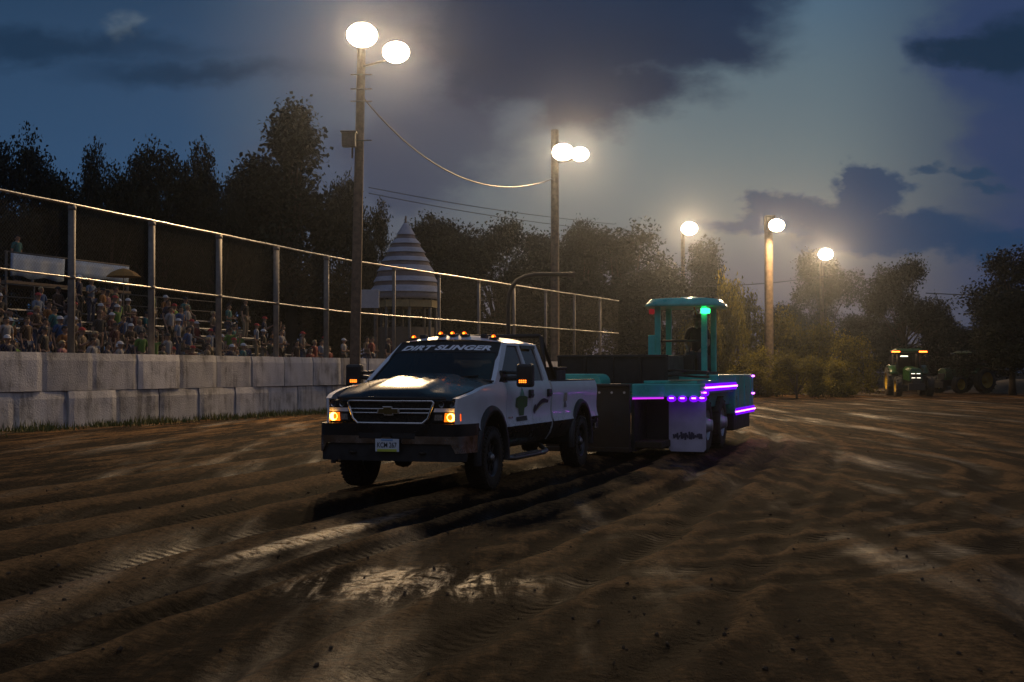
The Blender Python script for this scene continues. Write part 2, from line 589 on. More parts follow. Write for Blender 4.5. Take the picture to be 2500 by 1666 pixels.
def build_ground():
    rows, y = [], -6.0
    ys = []
    y = -6.0
    while y < 14:
        ys.append(y)
        y += 0.075 if y > 3.5 else 0.8
    while y < 900:
        ys.append(y)
        y += 0.075 * (1 + (y - 14) * 0.14)
    nu = 340
    pts, ruts = [], []
    for yy in ys:
        wd = (yy + 9) * 0.62 + 2
        for i in range(nu + 1):
            u = (i / nu * 2 - 1)
            x = wd * (0.72 * u + 0.28 * u ** 3 + (0.9 * max(0, abs(u) - 0.94) / 0.06 * (1 if u > 0 else -1)))
            hh, tt = hgt(x, yy) if yy < 130 else (-0.02, 0.0)
            pts.append((x, yy, hh))
            ruts.append(tt)
    m = bpy.data.materials.new('track_dirt')
    m.use_nodes = True
    t = NT(m.node_tree)
    geo = t.n('ShaderNodeNewGeometry')
    mp = t.n('ShaderNodeMapping', vector_type='POINT')
    mp.inputs['Rotation'].default_value = (0, 0, TH)
    mp.inputs['Scale'].default_value = (1.0, 0.12, 1.0)
    t.set(mp, 'Vector', geo.outputs['Position'])
    st = t.noise(mp.outputs[0], 1.5, 6, 0.62, 0.4)
    fine = t.noise(geo.outputs['Position'], 7.0, 8, 0.65)
    big = t.noise(geo.outputs['Position'], 0.22, 4, 0.5)
    sta = t.noise(mp.outputs[0], 5.0, 6, 0.65, 0.5)
    f = t.m('ADD', t.m('MULTIPLY', st.outputs[0], 0.45), t.m('ADD', t.m('MULTIPLY', sta.outputs[0], 0.3), t.m('MULTIPLY', fine.outputs[0], 0.25)))
    rut = t.n('ShaderNodeAttribute', attribute_name='rut').outputs['Fac']
    f = t.m('ADD', f, t.m('MULTIPLY', rut, 0.2))
    col = t.ramp(t.ss(f, 0.36, 0.64), [(0.0, (0.006, 0.0030, 0.0012, 1)), (0.42, (0.026, 0.0126, 0.0046, 1)), (1.0, (0.21, 0.110, 0.040, 1))])
    col = t.mix(t.m('MULTIPLY', t.ss(big.outputs[0], 0.52, 0.68), 0.45), col, (0.03, 0.016, 0.006, 1))
    gritc = t.noise(geo.outputs['Position'], 16.0, 6, 0.75)
    gm = t.n('ShaderNodeVectorMath', operation='SCALE')
    t.set(gm, 0, col)
    t.set(gm, 'Scale', t.m('ADD', 0.35, t.m('MULTIPLY', t.ss(gritc.outputs[0], 0.3, 0.7), 1.3)))
    col = gm.outputs[0]
    b = t.n('ShaderNodeBsdfPrincipled')
    t.set(b, 'Base Color', col)
    wet = t.noise(mp.outputs[0], 0.75, 5, 0.6)
    sepp = t.n('ShaderNodeSeparateXYZ', ins={0: geo.outputs['Position']})
    # a wet churned patch in front of the truck
    dx = t.m('DIVIDE', t.m('ADD', sepp.outputs[0], 0.75), 1.25)
    dy = t.m('DIVIDE', t.m('SUBTRACT', sepp.outputs[1], 9.5), 1.0)
    dd = t.m('ADD', t.m('MULTIPLY', dx, dx), t.m('MULTIPLY', dy, dy))
    patch = t.m('SUBTRACT', 1.0, t.ss(dd, 0.0, 1.0))
    # a damp scraped line along one of the drag marks
    px_ = t.m('SUBTRACT', t.m('MULTIPLY', sepp.outputs[0], math.cos(TH)), t.m('MULTIPLY', sepp.outputs[1], math.sin(TH)))
    qx_ = t.m('ADD', t.m('MULTIPLY', sepp.outputs[0], math.sin(TH)), t.m('MULTIPLY', sepp.outputs[1], math.cos(TH)))
    l1 = t.m('DIVIDE', t.m('ADD', px_, 5.42), 0.17)
    l2 = t.m('DIVIDE', t.m('SUBTRACT', qx_, 11.2), 2.6)
    line = t.m('SUBTRACT', 1.0, t.ss(t.m('ADD', t.m('MULTIPLY', l1, l1), t.m('MULTIPLY', l2, l2)), 0.1, 1.0))
    wetf = t.m('ADD', t.m('MULTIPLY', t.ss(t.m('SUBTRACT', wet.outputs[0], t.m('MULTIPLY', rut, 0.05)), 0.52, 0.74), 0.75), t.m('MULTIPLY', patch, t.m('MULTIPLY', t.ss(sta.outputs[0], 0.44, 0.56), t.ss(fine.outputs[0], 0.36, 0.55))), clamp=True)
    wetf = t.m('MAXIMUM', wetf, t.m('MULTIPLY', line, t.ss(fine.outputs[0], 0.3, 0.55)))
    t.set(b, 'Roughness', t.m('SUBTRACT', 0.86, t.m('MULTIPLY', wetf, 0.5)))
    t.set(b, 'Specular IOR Level', t.m('ADD', 0.05, t.m('MULTIPLY', wetf, 0.5)))
    st2 = t.noise(mp.outputs[0], 6.5, 7, 0.68, 0.6)
    grit = t.noise(geo.outputs['Position'], 26.0, 5, 0.7)
    h = t.m('ADD', t.m('MULTIPLY', fine.outputs[0], 0.5), t.m('ADD', t.m('MULTIPLY', st.outputs[0], 0.8), t.m('ADD', t.m('MULTIPLY', st2.outputs[0], 0.7), t.m('MULTIPLY', grit.outputs[0], 0.3))))
    tread = t.m('MULTIPLY', t.m('SINE', t.m('ADD', t.m('MULTIPLY', qx_, 46.0), t.m('MULTIPLY', t.m('ABSOLUTE', t.m('SINE', t.m('MULTIPLY', px_, 9.0))), 3.2))), t.ss(rut, -0.35, -1.0))
    h = t.m('ADD', h, t.m('MULTIPLY', tread, 0.11))
    bp = t.n('ShaderNodeBump', ins={'Strength': 0.9, 'Distance': 0.16, 'Height': h})
    t.set(b, 'Normal', bp.outputs[0])
    out = t.n('ShaderNodeOutputMaterial')
    t.nt.links.new(b.outputs[0], out.inputs[0])
    g = MB().grid(pts, nu, len(ys) - 1)
    o = g.build('ground', m, recalc=False)
    at_ = o.data.attributes.new('rut', 'FLOAT', 'POINT')
    at_.data.foreach_set('value', ruts)
    tag(o, 'rutted brown dirt track surface, wet in patches', None, None, 'structure')


build_ground()


def build_clods():
    rnd = random.Random(17)
    mb = MB()
    ico = bmesh.new()
    bmesh.ops.create_icosphere(ico, subdivisions=1, radius=1.0)
    iv = [v.co.copy() for v in ico.verts]
    fi = [tuple(v.index for v in f.verts) for f in ico.faces]
    ico.free()
    n = 0
    while n < 2200:
        y = 4.5 + 34 * rnd.random() ** 1.7
        x = rnd.uniform(-0.46, 0.46) * (y + 2)
        h, t_ = hgt(x, y)
        d = noise.noise(Vector((x * 0.5, y * 0.5, 8.0)))
        if rnd.random() > 0.12 + 0.5 * max(0, t_) + 0.5 * max(0, d):
            continue
        s_ = 0.004 + 0.013 * rnd.random() ** 3.0
        M = Euler((rnd.uniform(0, 6), rnd.uniform(0, 6), rnd.uniform(0, 6))).to_matrix()
        sc = Vector((rnd.uniform(0.7, 1.5), rnd.uniform(0.6, 1.2), rnd.uniform(0.45, 0.9))) * s_
        vs = []
        for v in iv:
            w = v * (1 + rnd.uniform(-0.28, 0.28))
            vs.append(M @ Vector((w.x * sc.x, w.y * sc.y, w.z * sc.z)) + Vector((x, y, h + s_ * 0.25)))
        mb.add(vs, fi)
        n += 1
    o = mb.build('dirt_clods', mat('clod_dirt', (0.11, 0.066, 0.03), 0.85, var=0.6, vscale=3), recalc=False)
    tag(o, 'loose clods and crumbs of brown dirt over the track', None, None, 'stuff')


build_clods()

# ------------------------------------------------------------------ trackside line (wall and fence run along it)
A0, B0, C0 = Vector((-12.6, 33.0)), Vector((-6.06, 51.0)), Vector((7.0, 80.0))
D1 = (B0 - A0).normalized()
L1 = (B0 - A0).length
D2 = (C0 - B0).normalized()
L2 = (C0 - B0).length


def run(sv):
    """point and direction at distance sv along the wall line, measured from the picture's left edge"""
    if sv < L1 - 3:
        return A0 + D1 * sv, D1
    if sv > L1 + 3:
        return B0 + D2 * (sv - L1), D2
    k = (sv - L1 + 3) / 6
    p0, p1, p2 = B0 - D1 * 3, B0, B0 + D2 * 3
    p = p0 * (1 - k) ** 2 + p1 * 2 * k * (1 - k) + p2 * k * k
    return p, (D1 * (1 - k) + D2 * k).normalized()


ORD = ['first', 'second', 'third', 'fourth', 'fifth', 'sixth', 'seventh', 'eighth', 'ninth', 'tenth', 'eleventh', 'twelfth', 'thirteenth', 'fourteenth',
       'fifteenth', 'sixteenth', 'seventeenth', 'eighteenth', 'nineteenth', 'twentieth', 'twenty-first', 'twenty-second', 'twenty-third', 'twenty-fourth', 'twenty-fifth',
       'twenty-sixth', 'twenty-seventh', 'twenty-eighth', 'twenty-ninth', 'thirtieth']


def build_wall():
    m = bpy.data.materials.new('cast_concrete')
    m.use_nodes = True
    t = NT(m.node_tree)
    tc = t.n('ShaderNodeTexCoord')
    oi = t.n('ShaderNodeObjectInfo')
    off = t.n('ShaderNodeVectorMath', operation='ADD')
    t.set(off, 0, tc.outputs['Object'])
    cx = t.n('ShaderNodeCombineXYZ', ins={0: t.m('MULTIPLY', oi.outputs['Random'], 40), 1: 0.0, 2: 0.0})
    t.set(off, 1, cx.outputs[0])
    n1 = t.noise(off.outputs[0], 1.3, 5, 0.6)
    st = t.n('ShaderNodeMapping')
    st.inputs['Scale'].default_value = (3.0, 3.0, 0.35)
    t.set(st, 'Vector', off.outputs[0])
    n2 = t.noise(st.outputs[0], 1.6, 5, 0.6)
    f = t.ss(t.m('ADD', t.m('MULTIPLY', n1.outputs[0], 0.6), t.m('MULTIPLY', n2.outputs[0], 0.4)), 0.36, 0.62)
    tone = t.m('ADD', 0.8, t.m('MULTIPLY', oi.outputs['Random'], 0.4))
    base = t.ramp(f, [(0.0, (0.22, 0.22, 0.225, 1)), (0.4, (0.44, 0.44, 0.45, 1)), (1.0, (0.56, 0.56, 0.57, 1))])
    mul = t.n('ShaderNodeVectorMath', operation='SCALE')
    t.set(mul, 0, base)
    t.set(mul, 'Scale', tone)
    b = t.n('ShaderNodeBsdfPrincipled', ins={'Base Color': mul.outputs[0], 'Roughness': 0.85})
    bn = t.noise(off.outputs[0], 22, 6, 0.6)
    t.set(b, 'Normal', t.n('ShaderNodeBump', ins={'Distance': 0.02, 'Height': bn.outputs[0]}).outputs[0])
    out = t.n('ShaderNodeOutputMaterial')
    t.nt.links.new(b.outputs[0], out.inputs[0])
    rnd = random.Random(3)
    BH, BL, BT = 1.01, 2.06, 0.9
    meshes = []
    for k in range(5):
        mb = MB()
        # cast block: slightly irregular, chamfered ends, grooved foot
        L, T, H = BL - 0.012 - rnd.random() * 0.015, BT, BH - 0.012
        nu, nv = 10, 5
        vs = []
        for j in range(nv + 1):
            for i in range(nu + 1):
                x = -L / 2 + L * i / nu
                z = H * j / nv
                d = 0.012 * noise.noise(Vector((x * 1.5 + k * 9, z * 2, 0.3)))
                e = 0.018 if i in (0, nu) else 0.0
                e += 0.03 if j == nv else 0.0
                vs.append((x, -T / 2 + e + d, z + (0.012 * noise.noise(Vector((x * 2, k * 3.3, 7))) if j == nv else 0)))
        n0 = len(vs)
        vs += [(x, -y * 0.98, z) for (x, y, z) in vs]
        W = nu + 1
        fs = []
        for j in range(nv):
            for i in range(nu):
                q = (j * W + i, j * W + i + 1, (j + 1) * W + i + 1, (j + 1) * W + i)
                fs += [q, tuple(n0 + a for a in q[::-1])]
        rim = [i for i in range(W)] + [j * W + nu for j in range(1, nv + 1)] + [nv * W + i for i in range(nu - 1, -1, -1)] + [j * W for j in range(nv - 1, 0, -1)]
        fs += [(rim[(i + 1) % len(rim)], rim[i], n0 + rim[i], n0 + rim[(i + 1) % len(rim)]) for i in range(len(rim))]
        mb.add(vs, fs)
        meshes.append(mb.mesh('concrete_block', m))
    for course in (0, 1):
        sv = -4.6 if course == 0 else -5.6
        count = 0
        while sv < L1 + L2 - 1:
            p, d = run(sv)
            o = bpy.data.objects.new('concrete_block', rnd.choice(meshes))
            C.objects.link(o)
            jit = (rnd.random() - 0.5) * (0.05 if course == 0 else 0.09)
            nrm = Vector((-d.y, d.x))
            q = p + nrm * jit
            # sits just behind the line so its track face is on the line
            q = q + nrm * BT / 2
            o.location = (q.x, q.y, -0.06 + course * BH)
            o.rotation_euler = (0, 0, math.atan2(d.y, d.x) + (rnd.random() - 0.5) * R(1.2))
            vis = (p + d * 1.0).x / (p + d * 1.0).y > -1250 / FPX
            cn = 'upper' if course else 'lower'
            if vis:
                tag(o, '%s grey concrete block from the left in the %s course of the trackside wall' % (ORD[count], cn), 'concrete block', 'concrete blocks of the trackside wall')
                count += 1
            else:
                tag(o, 'grey concrete block of the %s course, cut by the left picture edge' % cn, 'concrete block', 'concrete blocks of the trackside wall')
            sv += BL + (rnd.random() - 0.35) * 0.05
            if not vis and sv < -1.2 and False:
                pass


build_wall()


def build_grass():
    mb = MB()
    rnd = random.Random(11)
    for k in range(5200):
        sv = rnd.uniform(-6, L1 + 12)
        p, d = run(sv)
        nrm = Vector((d.y, -d.x))
        clump = noise.noise(Vector((sv * 0.6, 0, 0)))
        if clump < -0.15 and rnd.random() < 0.75:
            continue
        q = p + nrm * (0.05 + abs(rnd.gauss(0, 0.55)))
        h = rnd.uniform(0.05, 0.2) * (1 + clump)
        a = rnd.uniform(0, PI)
        w = 0.02
        lx, ly = rnd.uniform(-0.08, 0.08), rnd.uniform(-0.08, 0.08)
        mb.add([(q.x - w * math.cos(a), q.y - w * math.sin(a), -0.05), (q.x + w * math.cos(a), q.y + w * math.sin(a), -0.05), (q.x + lx, q.y + ly, h)], [(0, 1, 2)], rnd.randint(0, 1))
    o = mb.build('grass', [mat('grass_blades', (0.09, 0.11, 0.02), 0.7), mat('grass_dry', (0.16, 0.15, 0.03), 0.7)], recalc=False)
    tag(o, 'sparse yellow green grass along the foot of the concrete wall', None, None, 'stuff')


build_grass()


def build_fence():
    f = thing('safety_fence', 'tall chain link safety fence with two bright cables above the concrete wall', 'fence')
    NSET = 0.45

    def pt(sv, z):
        p, d = run(sv)
        n = Vector((-d.y, d.x))
        q = p + n * NSET
        return Vector((q.x, q.y, z))
    ztop = lambda sv: interp([(-8, 6.1), (0, 6.02), (L1, 5.72), (L1 + L2, 5.6)], sv)
    zlow = lambda sv: interp([(-8, 4.1), (0, 4.05), (L1, 3.72), (L1 + L2, 3.68)], sv)
    sp = 0.19 * L1
    svs = [0.172 * L1 + sp * k for k in range(-2, 5)]
    far = [L1 + 4.0 * k for k in range(1, 8)]
    for k, sv in enumerate(svs + far):
        mb = MB()
        if sv < L1 + 1:
            mb.tube([pt(sv, 1.5), pt(sv, ztop(sv) - 0.02)], 0.098, 10)
        else:
            mb.tube([pt(sv, 1.5), pt(sv, ztop(sv) - 0.02)], 0.07, 8)
        # clamp rings where the cables pass
        for z in (ztop(sv) - 0.1, zlow(sv)):
            mb.tube([pt(sv, z - 0.05), pt(sv, z + 0.05)], 0.11 if sv < L1 + 1 else 0.085, 10)
        mb.build('post', mat('post_steel', (0.21, 0.19, 0.165), 0.65, metal=0.1, var=0.25, vscale=6), f)
    smp = [-9 + 0.75 * k for k in range(int((L1 + L2 + 9) / 0.75) + 1)]
    sag = lambda sv: 0.008 * (math.cos(2 * PI * (sv - 0.172 * L1) / sp) - 1) / 2
    MB().tube([pt(s_, ztop(s_) + sag(s_)) - Vector((0.0, 0.14, 0)) for s_ in smp], 0.036, 8).build('top_cable', GALV, f)
    MB().tube([pt(s_, zlow(s_) + sag(s_)) - Vector((0.0, 0.14, 0)) for s_ in smp], 0.028, 8).build('lower_cable', GALV, f)
    # woven wire, a real see-through pattern
    m = bpy.data.materials.new('woven_wire')
    m.use_nodes = True
    t = NT(m.node_tree)
    uv = t.n('ShaderNodeUVMap')
    sp_ = t.n('ShaderNodeSeparateXYZ', ins={0: uv.outputs[0]})
    a = t.m('ADD', sp_.outputs[0], sp_.outputs[1])
    c = t.m('SUBTRACT', sp_.outputs[0], sp_.outputs[1])
    w = lambda x: t.m('LESS_THAN', t.m('FRACT', t.m('MULTIPLY', x, 9.0)), 0.05)
    wire = t.m('MAXIMUM', w(a), w(c))
    tr = t.n('ShaderNodeBsdfTransparent')
    b = t.n('ShaderNodeBsdfPrincipled', ins={'Base Color': (0.10, 0.095, 0.085, 1), 'Metallic': 0.2, 'Roughness': 0.7})
    mx = t.n('ShaderNodeMixShader', ins={0: wire})
    t.nt.links.new(tr.outputs[0], mx.inputs[1])
    t.nt.links.new(b.outputs[0], mx.inputs[2])
    out = t.n('ShaderNodeOutputMaterial')
    t.nt.links.new(mx.outputs[0], out.inputs[0])
    pts, uvs = [], []
    for z in (0, 1):
        for s_ in smp:
            p = pt(s_, 1.95 if z == 0 else ztop(s_))
            pts.append(p)
            uvs.append((s_, p.z))
    mb = MB().grid(pts, len(smp) - 1, 1)
    o = mb.build('wire_mesh', m, f, recalc=False)
    ul = o.data.uv_layers.new(name='uv')
    for lp in o.data.loops:
        ul.data[lp.index].uv = uvs[lp.vertex_index]


build_fence()


# ------------------------------------------------------------------ floodlight poles
def flood(parent, p, aim, size, power, cone=120, blend=0.6, spot_aim=None):
    """bowl reflector floodlight on a bracket; parts of the pole"""
    d = (Vector(aim) - Vector(p)).normalized()
    q = d.to_track_quat('Z', 'Y').to_matrix()
    r = size / 2
    h = MB()
    h.lathe([(0.001, -0.55 * r), (0.35 * r, -0.5 * r), (0.45 * r, -0.3 * r), (0.8 * r, -0.05 * r), (1.06 * r, 0.18 * r), (1.06 * r, 0.24 * r), (0.98 * r, 0.22 * r), (0.75 * r, 0.0), (0.3 * r, -0.18 * r), (0.001, -0.2 * r)], 20)
    h.v = [tuple(q @ Vector((v[0], v[1] * 0.8, v[2])) + Vector(p)) for v in h.v]
    lamp = h.build('floodlight', GALVD, parent)
    e = MB()
    e.lathe([(0.001, 0.17 * r), (0.5 * r, 0.2 * r), (0.97 * r, 0.215 * r), (0.97 * r, 0.2 * r), (0.001, 0.15 * r)], 20)
    e.v = [tuple(q @ Vector((v[0], v[1] * 0.8, v[2])) + Vector(p)) for v in e.v]
    e.build('lens', FLOOD, lamp)
    if power:
        L = bpy.data.lights.new('flood_light', 'SPOT')
        L.energy = power * 0.11
        L.color = (1.0, 0.66, 0.33)
        L.spot_size = R(cone)
        L.spot_blend = blend
        L.shadow_soft_size = 0.22
        lo = bpy.data.objects.new('flood_light', L)
        C.objects.link(lo)
        lo.location = Vector(p) + d * (0.3 * r + 0.1)
        sd = (Vector(spot_aim) - Vector(p)).normalized() if spot_aim else d
        lo.rotation_euler = sd.to_track_quat('-Z', 'Y').to_euler()
        lo.parent = parent


def pole(name, label, px, Y, top_py, lamps, r0=0.19, r1=0.13, lean=0.0, aim=(0, 14, 0), cone=120, spot_aim=None):
    base = at(px, 905, Y)
    top = at(px, top_py, Y)
    pl = thing(name, label, 'light pole', (0, 0, 0), 0, 'wooden floodlight poles round the track')
    mb = MB()
    n = 9
    mb.tube([Vector((base.x + lean * k / n, Y, -0.2 + (top.z + 0.2) * k / n)) for k in range(n + 1)], [r0 + (r1 - r0) * k / n for k in range(n + 1)], 12)
    mb.build('shaft', WOOD, pl)
    for (lx, ly, dy, sz, pw) in lamps:
        p = at(lx, ly, Y + dy)
        flood(pl, p, aim, sz, pw, cone, 0.6, spot_aim)
        arm = MB()
        zt = p.z - 0.1
        arm.tube([Vector((base.x + lean * zt / top.z, Y, zt - 0.25)), Vector(((base.x + p.x) / 2, (Y + p.y) / 2, zt - 0.22)), Vector((p.x, p.y + 0.25, zt - 0.05))], 0.045, 8)
        arm.build('bracket', GALVD, pl)
    return pl


POLE1 = pole('light_pole', 'tall wooden pole with two big floodlights behind the concrete wall', 864, 50.2, 60, [(884, 85, -0.5, 1.18, 52000), (967, 127, -0.9, 1.02, 42000)], 0.21, 0.15, lean=0.27, aim=(-2.0, 14, 0))
# transformer box and steps on the first pole
_b = at(853, 340, 49.8)
mb = MB()
mb.box((_b.x, _b.y - 0.1, _b.z - 0.05), (0.5, 0.45, 0.5))
mb.box((_b.x, _b.y - 0.1, _b.z + 0.23), (0.6, 0.55, 0.06))
mb.tube([(_b.x + 0.1, _b.y + 0.1, _b.z - 0.7), (_b.x + 0.1, _b.y + 0.1, _b.z - 0.2)], 0.04, 8)
mb.build('switch_box', GALVD, POLE1, bevel=0.02)
mb = MB()
for k, py in enumerate((185, 220, 250, 345)):
    q = at(880, py, 50.2)
    MB().tube([(q.x - 0.35, q.y - 0.18, q.z), (q.x + 0.45, q.y - 0.18, q.z)], 0.025, 6).build('pole_step', GALVD, POLE1)

POLE2 = pole('light_pole', 'wooden pole with two floodlights side by side, above the curved standpipe', 1355, 71, 318, [(1374, 371, -0.5, 1.15, 42000), (1416, 376, -0.9, 0.95, 50000)], 0.24, 0.2, aim=(2, 30, 0))
POLE3 = pole('light_pole', 'slender pole with one floodlight in front of the trees, above the teal sled', 1668, 108, 548, [(1683, 558, -0.6, 1.35, 110000)], 0.2, 0.16, aim=(8, 40, 0))
POLE4 = pole('light_pole', 'thick pale pole with one small floodlight and dark cap, right of the sled', 1878, 80, 532, [(1896, 550, -0.8, 0.95, 60000)], 0.27, 0.25, aim=(8, 30, 0), cone=172, spot_aim=(15, 76, 0))
MB().box(at(1880, 545, 80) + Vector((0, 0.1, 0)), (0.6, 0.6, 0.9)).build('cap_box', BLACKM, POLE4, bevel=0.03)
POLE5 = pole('light_pole', 'thin farthest pole with one floodlight before the right-hand trees', 2007, 122, 610, [(2016, 621, -0.6, 1.35, 120000)], 0.2, 0.16, aim=(10, 58, 0))


def wire(name, label, pts, r, m=BLACKM):
    o = MB().tube(pts, r, 6).build(name, m)
    tag(o, label, 'cable')


pts = []
for k in range(25):
    x = 880 + (1352 - 880) * k / 24
    pts.append(at(x, 457 - 0.00172 * (x - 1243) ** 2, 50.2 + (71 - 50.2) * k / 24))
wire('power_cable', 'slack cable sagging between the two nearest floodlight poles', pts, 0.032, BLACKM)
for nm, y0, y1 in (('upper', 478, 548), ('lower', 492, 566)):
    wire('power_cable', '%s of two thin power lines behind the second light pole' % nm, [at(900 + 600 * k / 12, y0 - 20 + (y1 - y0 + 20) * k / 12 + 8 * math.sin(PI * k / 12), 84 + k) for k in range(13)], 0.022)
wire('power_cable', 'thin power line passing the thick pale pole', [at(1700 + 330 * k / 10, 700 - 27 * k / 10 + 6 * math.sin(PI * k / 10), 82 + k) for k in range(11)], 0.03)
wire('power_cable', 'thin power line running to the far right dark tree', [at(2260 + 260 * k / 10, 716 + 12 * k / 10, 100) for k in range(11)], 0.035)

# standpipe with a curved neck
sp_ = thing('standpipe', 'dark curved standpipe arching over behind the truck cab', 'standpipe')
Yp = 46.0
pts = [at(1241, 1010, Yp), at(1241, 850, Yp), at(1241, 745, Yp), at(1243, 720, Yp), at(1250, 700, Yp), at(1263, 685, Yp), at(1282, 675, Yp), at(1305, 671, Yp), at(1345, 670, Yp), at(1400, 671, Yp)]
MB().tube(pts, 0.075, 12).build('pipe', BLACKM, sp_)
MB().tube([at(1388, 671, Yp), at(1404, 671, Yp)], 0.095, 12).build('nozzle', DARKSTEEL, sp_)
MB().tube([at(1241, 1010, Yp) + Vector((0, 0, -0.3)), at(1241, 1000, Yp)], 0.2, 12).build('flange', DARKSTEEL, sp_)

# ------------------------------------------------------------------ trees
BARK = mat('bark', (0.06, 0.045, 0.03), 0.9, var=0.4, bump=0.02, bscale=10)
LEAF = []
for k, c in enumerate([(0.017, 0.021, 0.008), (0.013, 0.018, 0.007), (0.022, 0.026, 0.009)]):
    LEAF.append(mat('foliage_%s' % ('mid', 'deep', 'light')[k], c, 0.75, spec=0.25))
LEAFY = [mat('bush_yellow', (0.12, 0.10, 0.012), 0.75, spec=0.25), mat('bush_olive', (0.07, 0.065, 0.010), 0.75, spec=0.25), mat('bush_pale', (0.17, 0.14, 0.014), 0.75, spec=0.25)]


for _m in LEAFY:
    _t = _m.node_tree
    _b = next(n for n in _t.nodes if n.type == 'BSDF_PRINCIPLED')
    _o = next(n for n in _t.nodes if n.type == 'OUTPUT_MATERIAL')
    _tr = _t.nodes.new('ShaderNodeBsdfTranslucent')
    _tr.inputs[0].default_value = _b.inputs['Base Color'].default_value
    _x = _t.nodes.new('ShaderNodeMixShader')
    _x.inputs[0].default_value = 0.45
    _t.links.new(_b.outputs[0], _x.inputs[1])
    _t.links.new(_tr.outputs[0], _x.inputs[2])
    _t.links.new(_x.outputs[0], _o.inputs[0])


def tree_meshes(seed, kind):
    """unit tree: height 1, crown half width about 0.3-0.45"""
    rnd = random.Random(seed)
    tr = MB()
    lobes = []
    if kind == 'broad':
        for k in range(22):
            a = rnd.uniform(0, 2 * PI)
            z = rnd.uniform(0.26, 0.9)
            wmax = 0.38 * math.sin(min(1, max(0.05, (1.02 - z) / 0.6)) * PI / 2)
            r = wmax * math.sqrt(rnd.random())
            lobes.append((Vector((r * math.cos(a), r * math.sin(a), z)), rnd.uniform(0.085, 0.15)))
    elif kind == 'spire':
        for k in range(24):
            z = rnd.uniform(0.15, 0.95)
            wmax = 0.27 * (1.0 - z) ** 0.75 + 0.025
            a = rnd.uniform(0, 2 * PI)
            r = wmax * math.sqrt(rnd.random())
            lobes.append((Vector((r * math.cos(a), r * math.sin(a), z)), 0.05 + 0.08 * (1 - z)))
    elif kind == 'open':
        for k in range(21):
            a = rnd.uniform(0, 2 * PI)
            z = rnd.uniform(0.26, 0.92)
            r = 0.36 * math.sqrt(rnd.random()) * (1.15 - 0.5 * z)
            lobes.append((Vector((r * math.cos(a), r * math.sin(a), z)), rnd.uniform(0.06, 0.11)))
    elif kind == 'bush':
        for k in range(14):
            a = rnd.uniform(0, 2 * PI)
            z = rnd.uniform(0.12, 0.85)
            r = 0.55 * math.sqrt(rnd.random()) * math.sqrt(max(0.1, 1 - z * z))
            lobes.append((Vector((r * math.cos(a), r * math.sin(a), z)), rnd.uniform(0.14, 0.22)))
    hs = 0.32 if kind != 'bush' else 0.1
    r0 = 0.022 if kind != 'bush' else 0.02
    tr.tube([(0, 0, -0.02), (0.004, 0, hs * 0.5), (-0.004, 0.004, hs), (0.01, 0, 0.6 if kind != 'bush' else 0.5)], [r0 * 1.5, r0, r0 * 0.85, r0 * 0.35], 9)
    for (c, rr) in lobes:
        z0 = hs * rnd.uniform(0.75, 1.3)
        st = Vector((0, 0, min(z0, c.z * 0.8)))
        mid = st.lerp(c, 0.5) + Vector((rnd.uniform(-.02, .02), rnd.uniform(-.02, .02), 0.02))
        tr.tube([st, mid, c], [r0 * 0.4, r0 * 0.25, r0 * 0.1], 5, caps=False)
    cr = MB()
    n_leaf = {'broad': 26000, 'spire': 24000, 'open': 17000, 'bush': 8000}[kind]
    lsz = {'broad': 0.023, 'spire': 0.021, 'open': 0.023, 'bush': 0.045}[kind]
    wts = [l[1] ** 2 for l in lobes]
    tot = sum(wts)
    sprays = []
    for (c, rr), wt in zip(lobes, wts):
        for k in range(max(3, int(n_leaf / 14 * wt / tot))):
            d = Vector((rnd.gauss(0, 1), rnd.gauss(0, 1), rnd.gauss(0, 0.85))).normalized() * rr * (rnd.random() ** 0.42) * rnd.choice((1, 1, 1, 1.1))
            sprays.append(c + d)
    for sp in sprays:
        tone = rnd.choice((0, 0, 1, 1, 2))
        for k in range(14):
            p = sp + Vector((rnd.gauss(0, 1), rnd.gauss(0, 1), rnd.gauss(0, 0.7))) * lsz * 1.1
            M = Euler((rnd.uniform(-1.1, 1.1), rnd.uniform(-1.1, 1.1), rnd.uniform(0, 2 * PI))).to_matrix()
            s = lsz * rnd.uniform(0.5, 1.15)
            q = [p + M @ Vector(v) * s for v in ((-0.5, 0, 0), (0, -0.32, 0.06), (0.55, 0, 0), (0, 0.32, 0.06))]
            cr.add(q, [(0, 1, 2, 3)], tone)
    return tr.mesh('trunk', BARK), cr.mesh('crown', LEAF if kind != 'bush' else LEAFY, recalc=False)


TM = {k: tree_meshes(s, kd) for k, (s, kd) in {'b1': (1, 'broad'), 'b2': (2, 'broad'), 'b3': (5, 'broad'), 'sp': (3, 'spire'), 'o1': (4, 'open'), 'o2': (8, 'open'), 'bu': (6, 'bush'), 'bv': (9, 'bush')}.items()}


def tree(key, px, top_py, hw_px, Y, label, name='broadleaf_tree', cat='tree', group=None):
    top = at(px, top_py, Y)
    H = (top.z + 0.1) / 0.99
    natural = {'b': 0.42, 's': 0.25, 'o': 0.38}[key[0]] if key[:2] not in ('bu', 'bv') else 0.62
    wx = (hw_px * Y / FPX) / (natural * H)
    t = thing(name, label, cat, (top.x, Y, -0.05), random.uniform(0, 6.28), group)
    t.scale = (H * wx, H * wx, H)
    a, b = TM[key]
    for nm, me in (('trunk', a), ('crown', b)):
        o = bpy.data.objects.new(nm, me)
        C.objects.link(o)
        o.parent = t


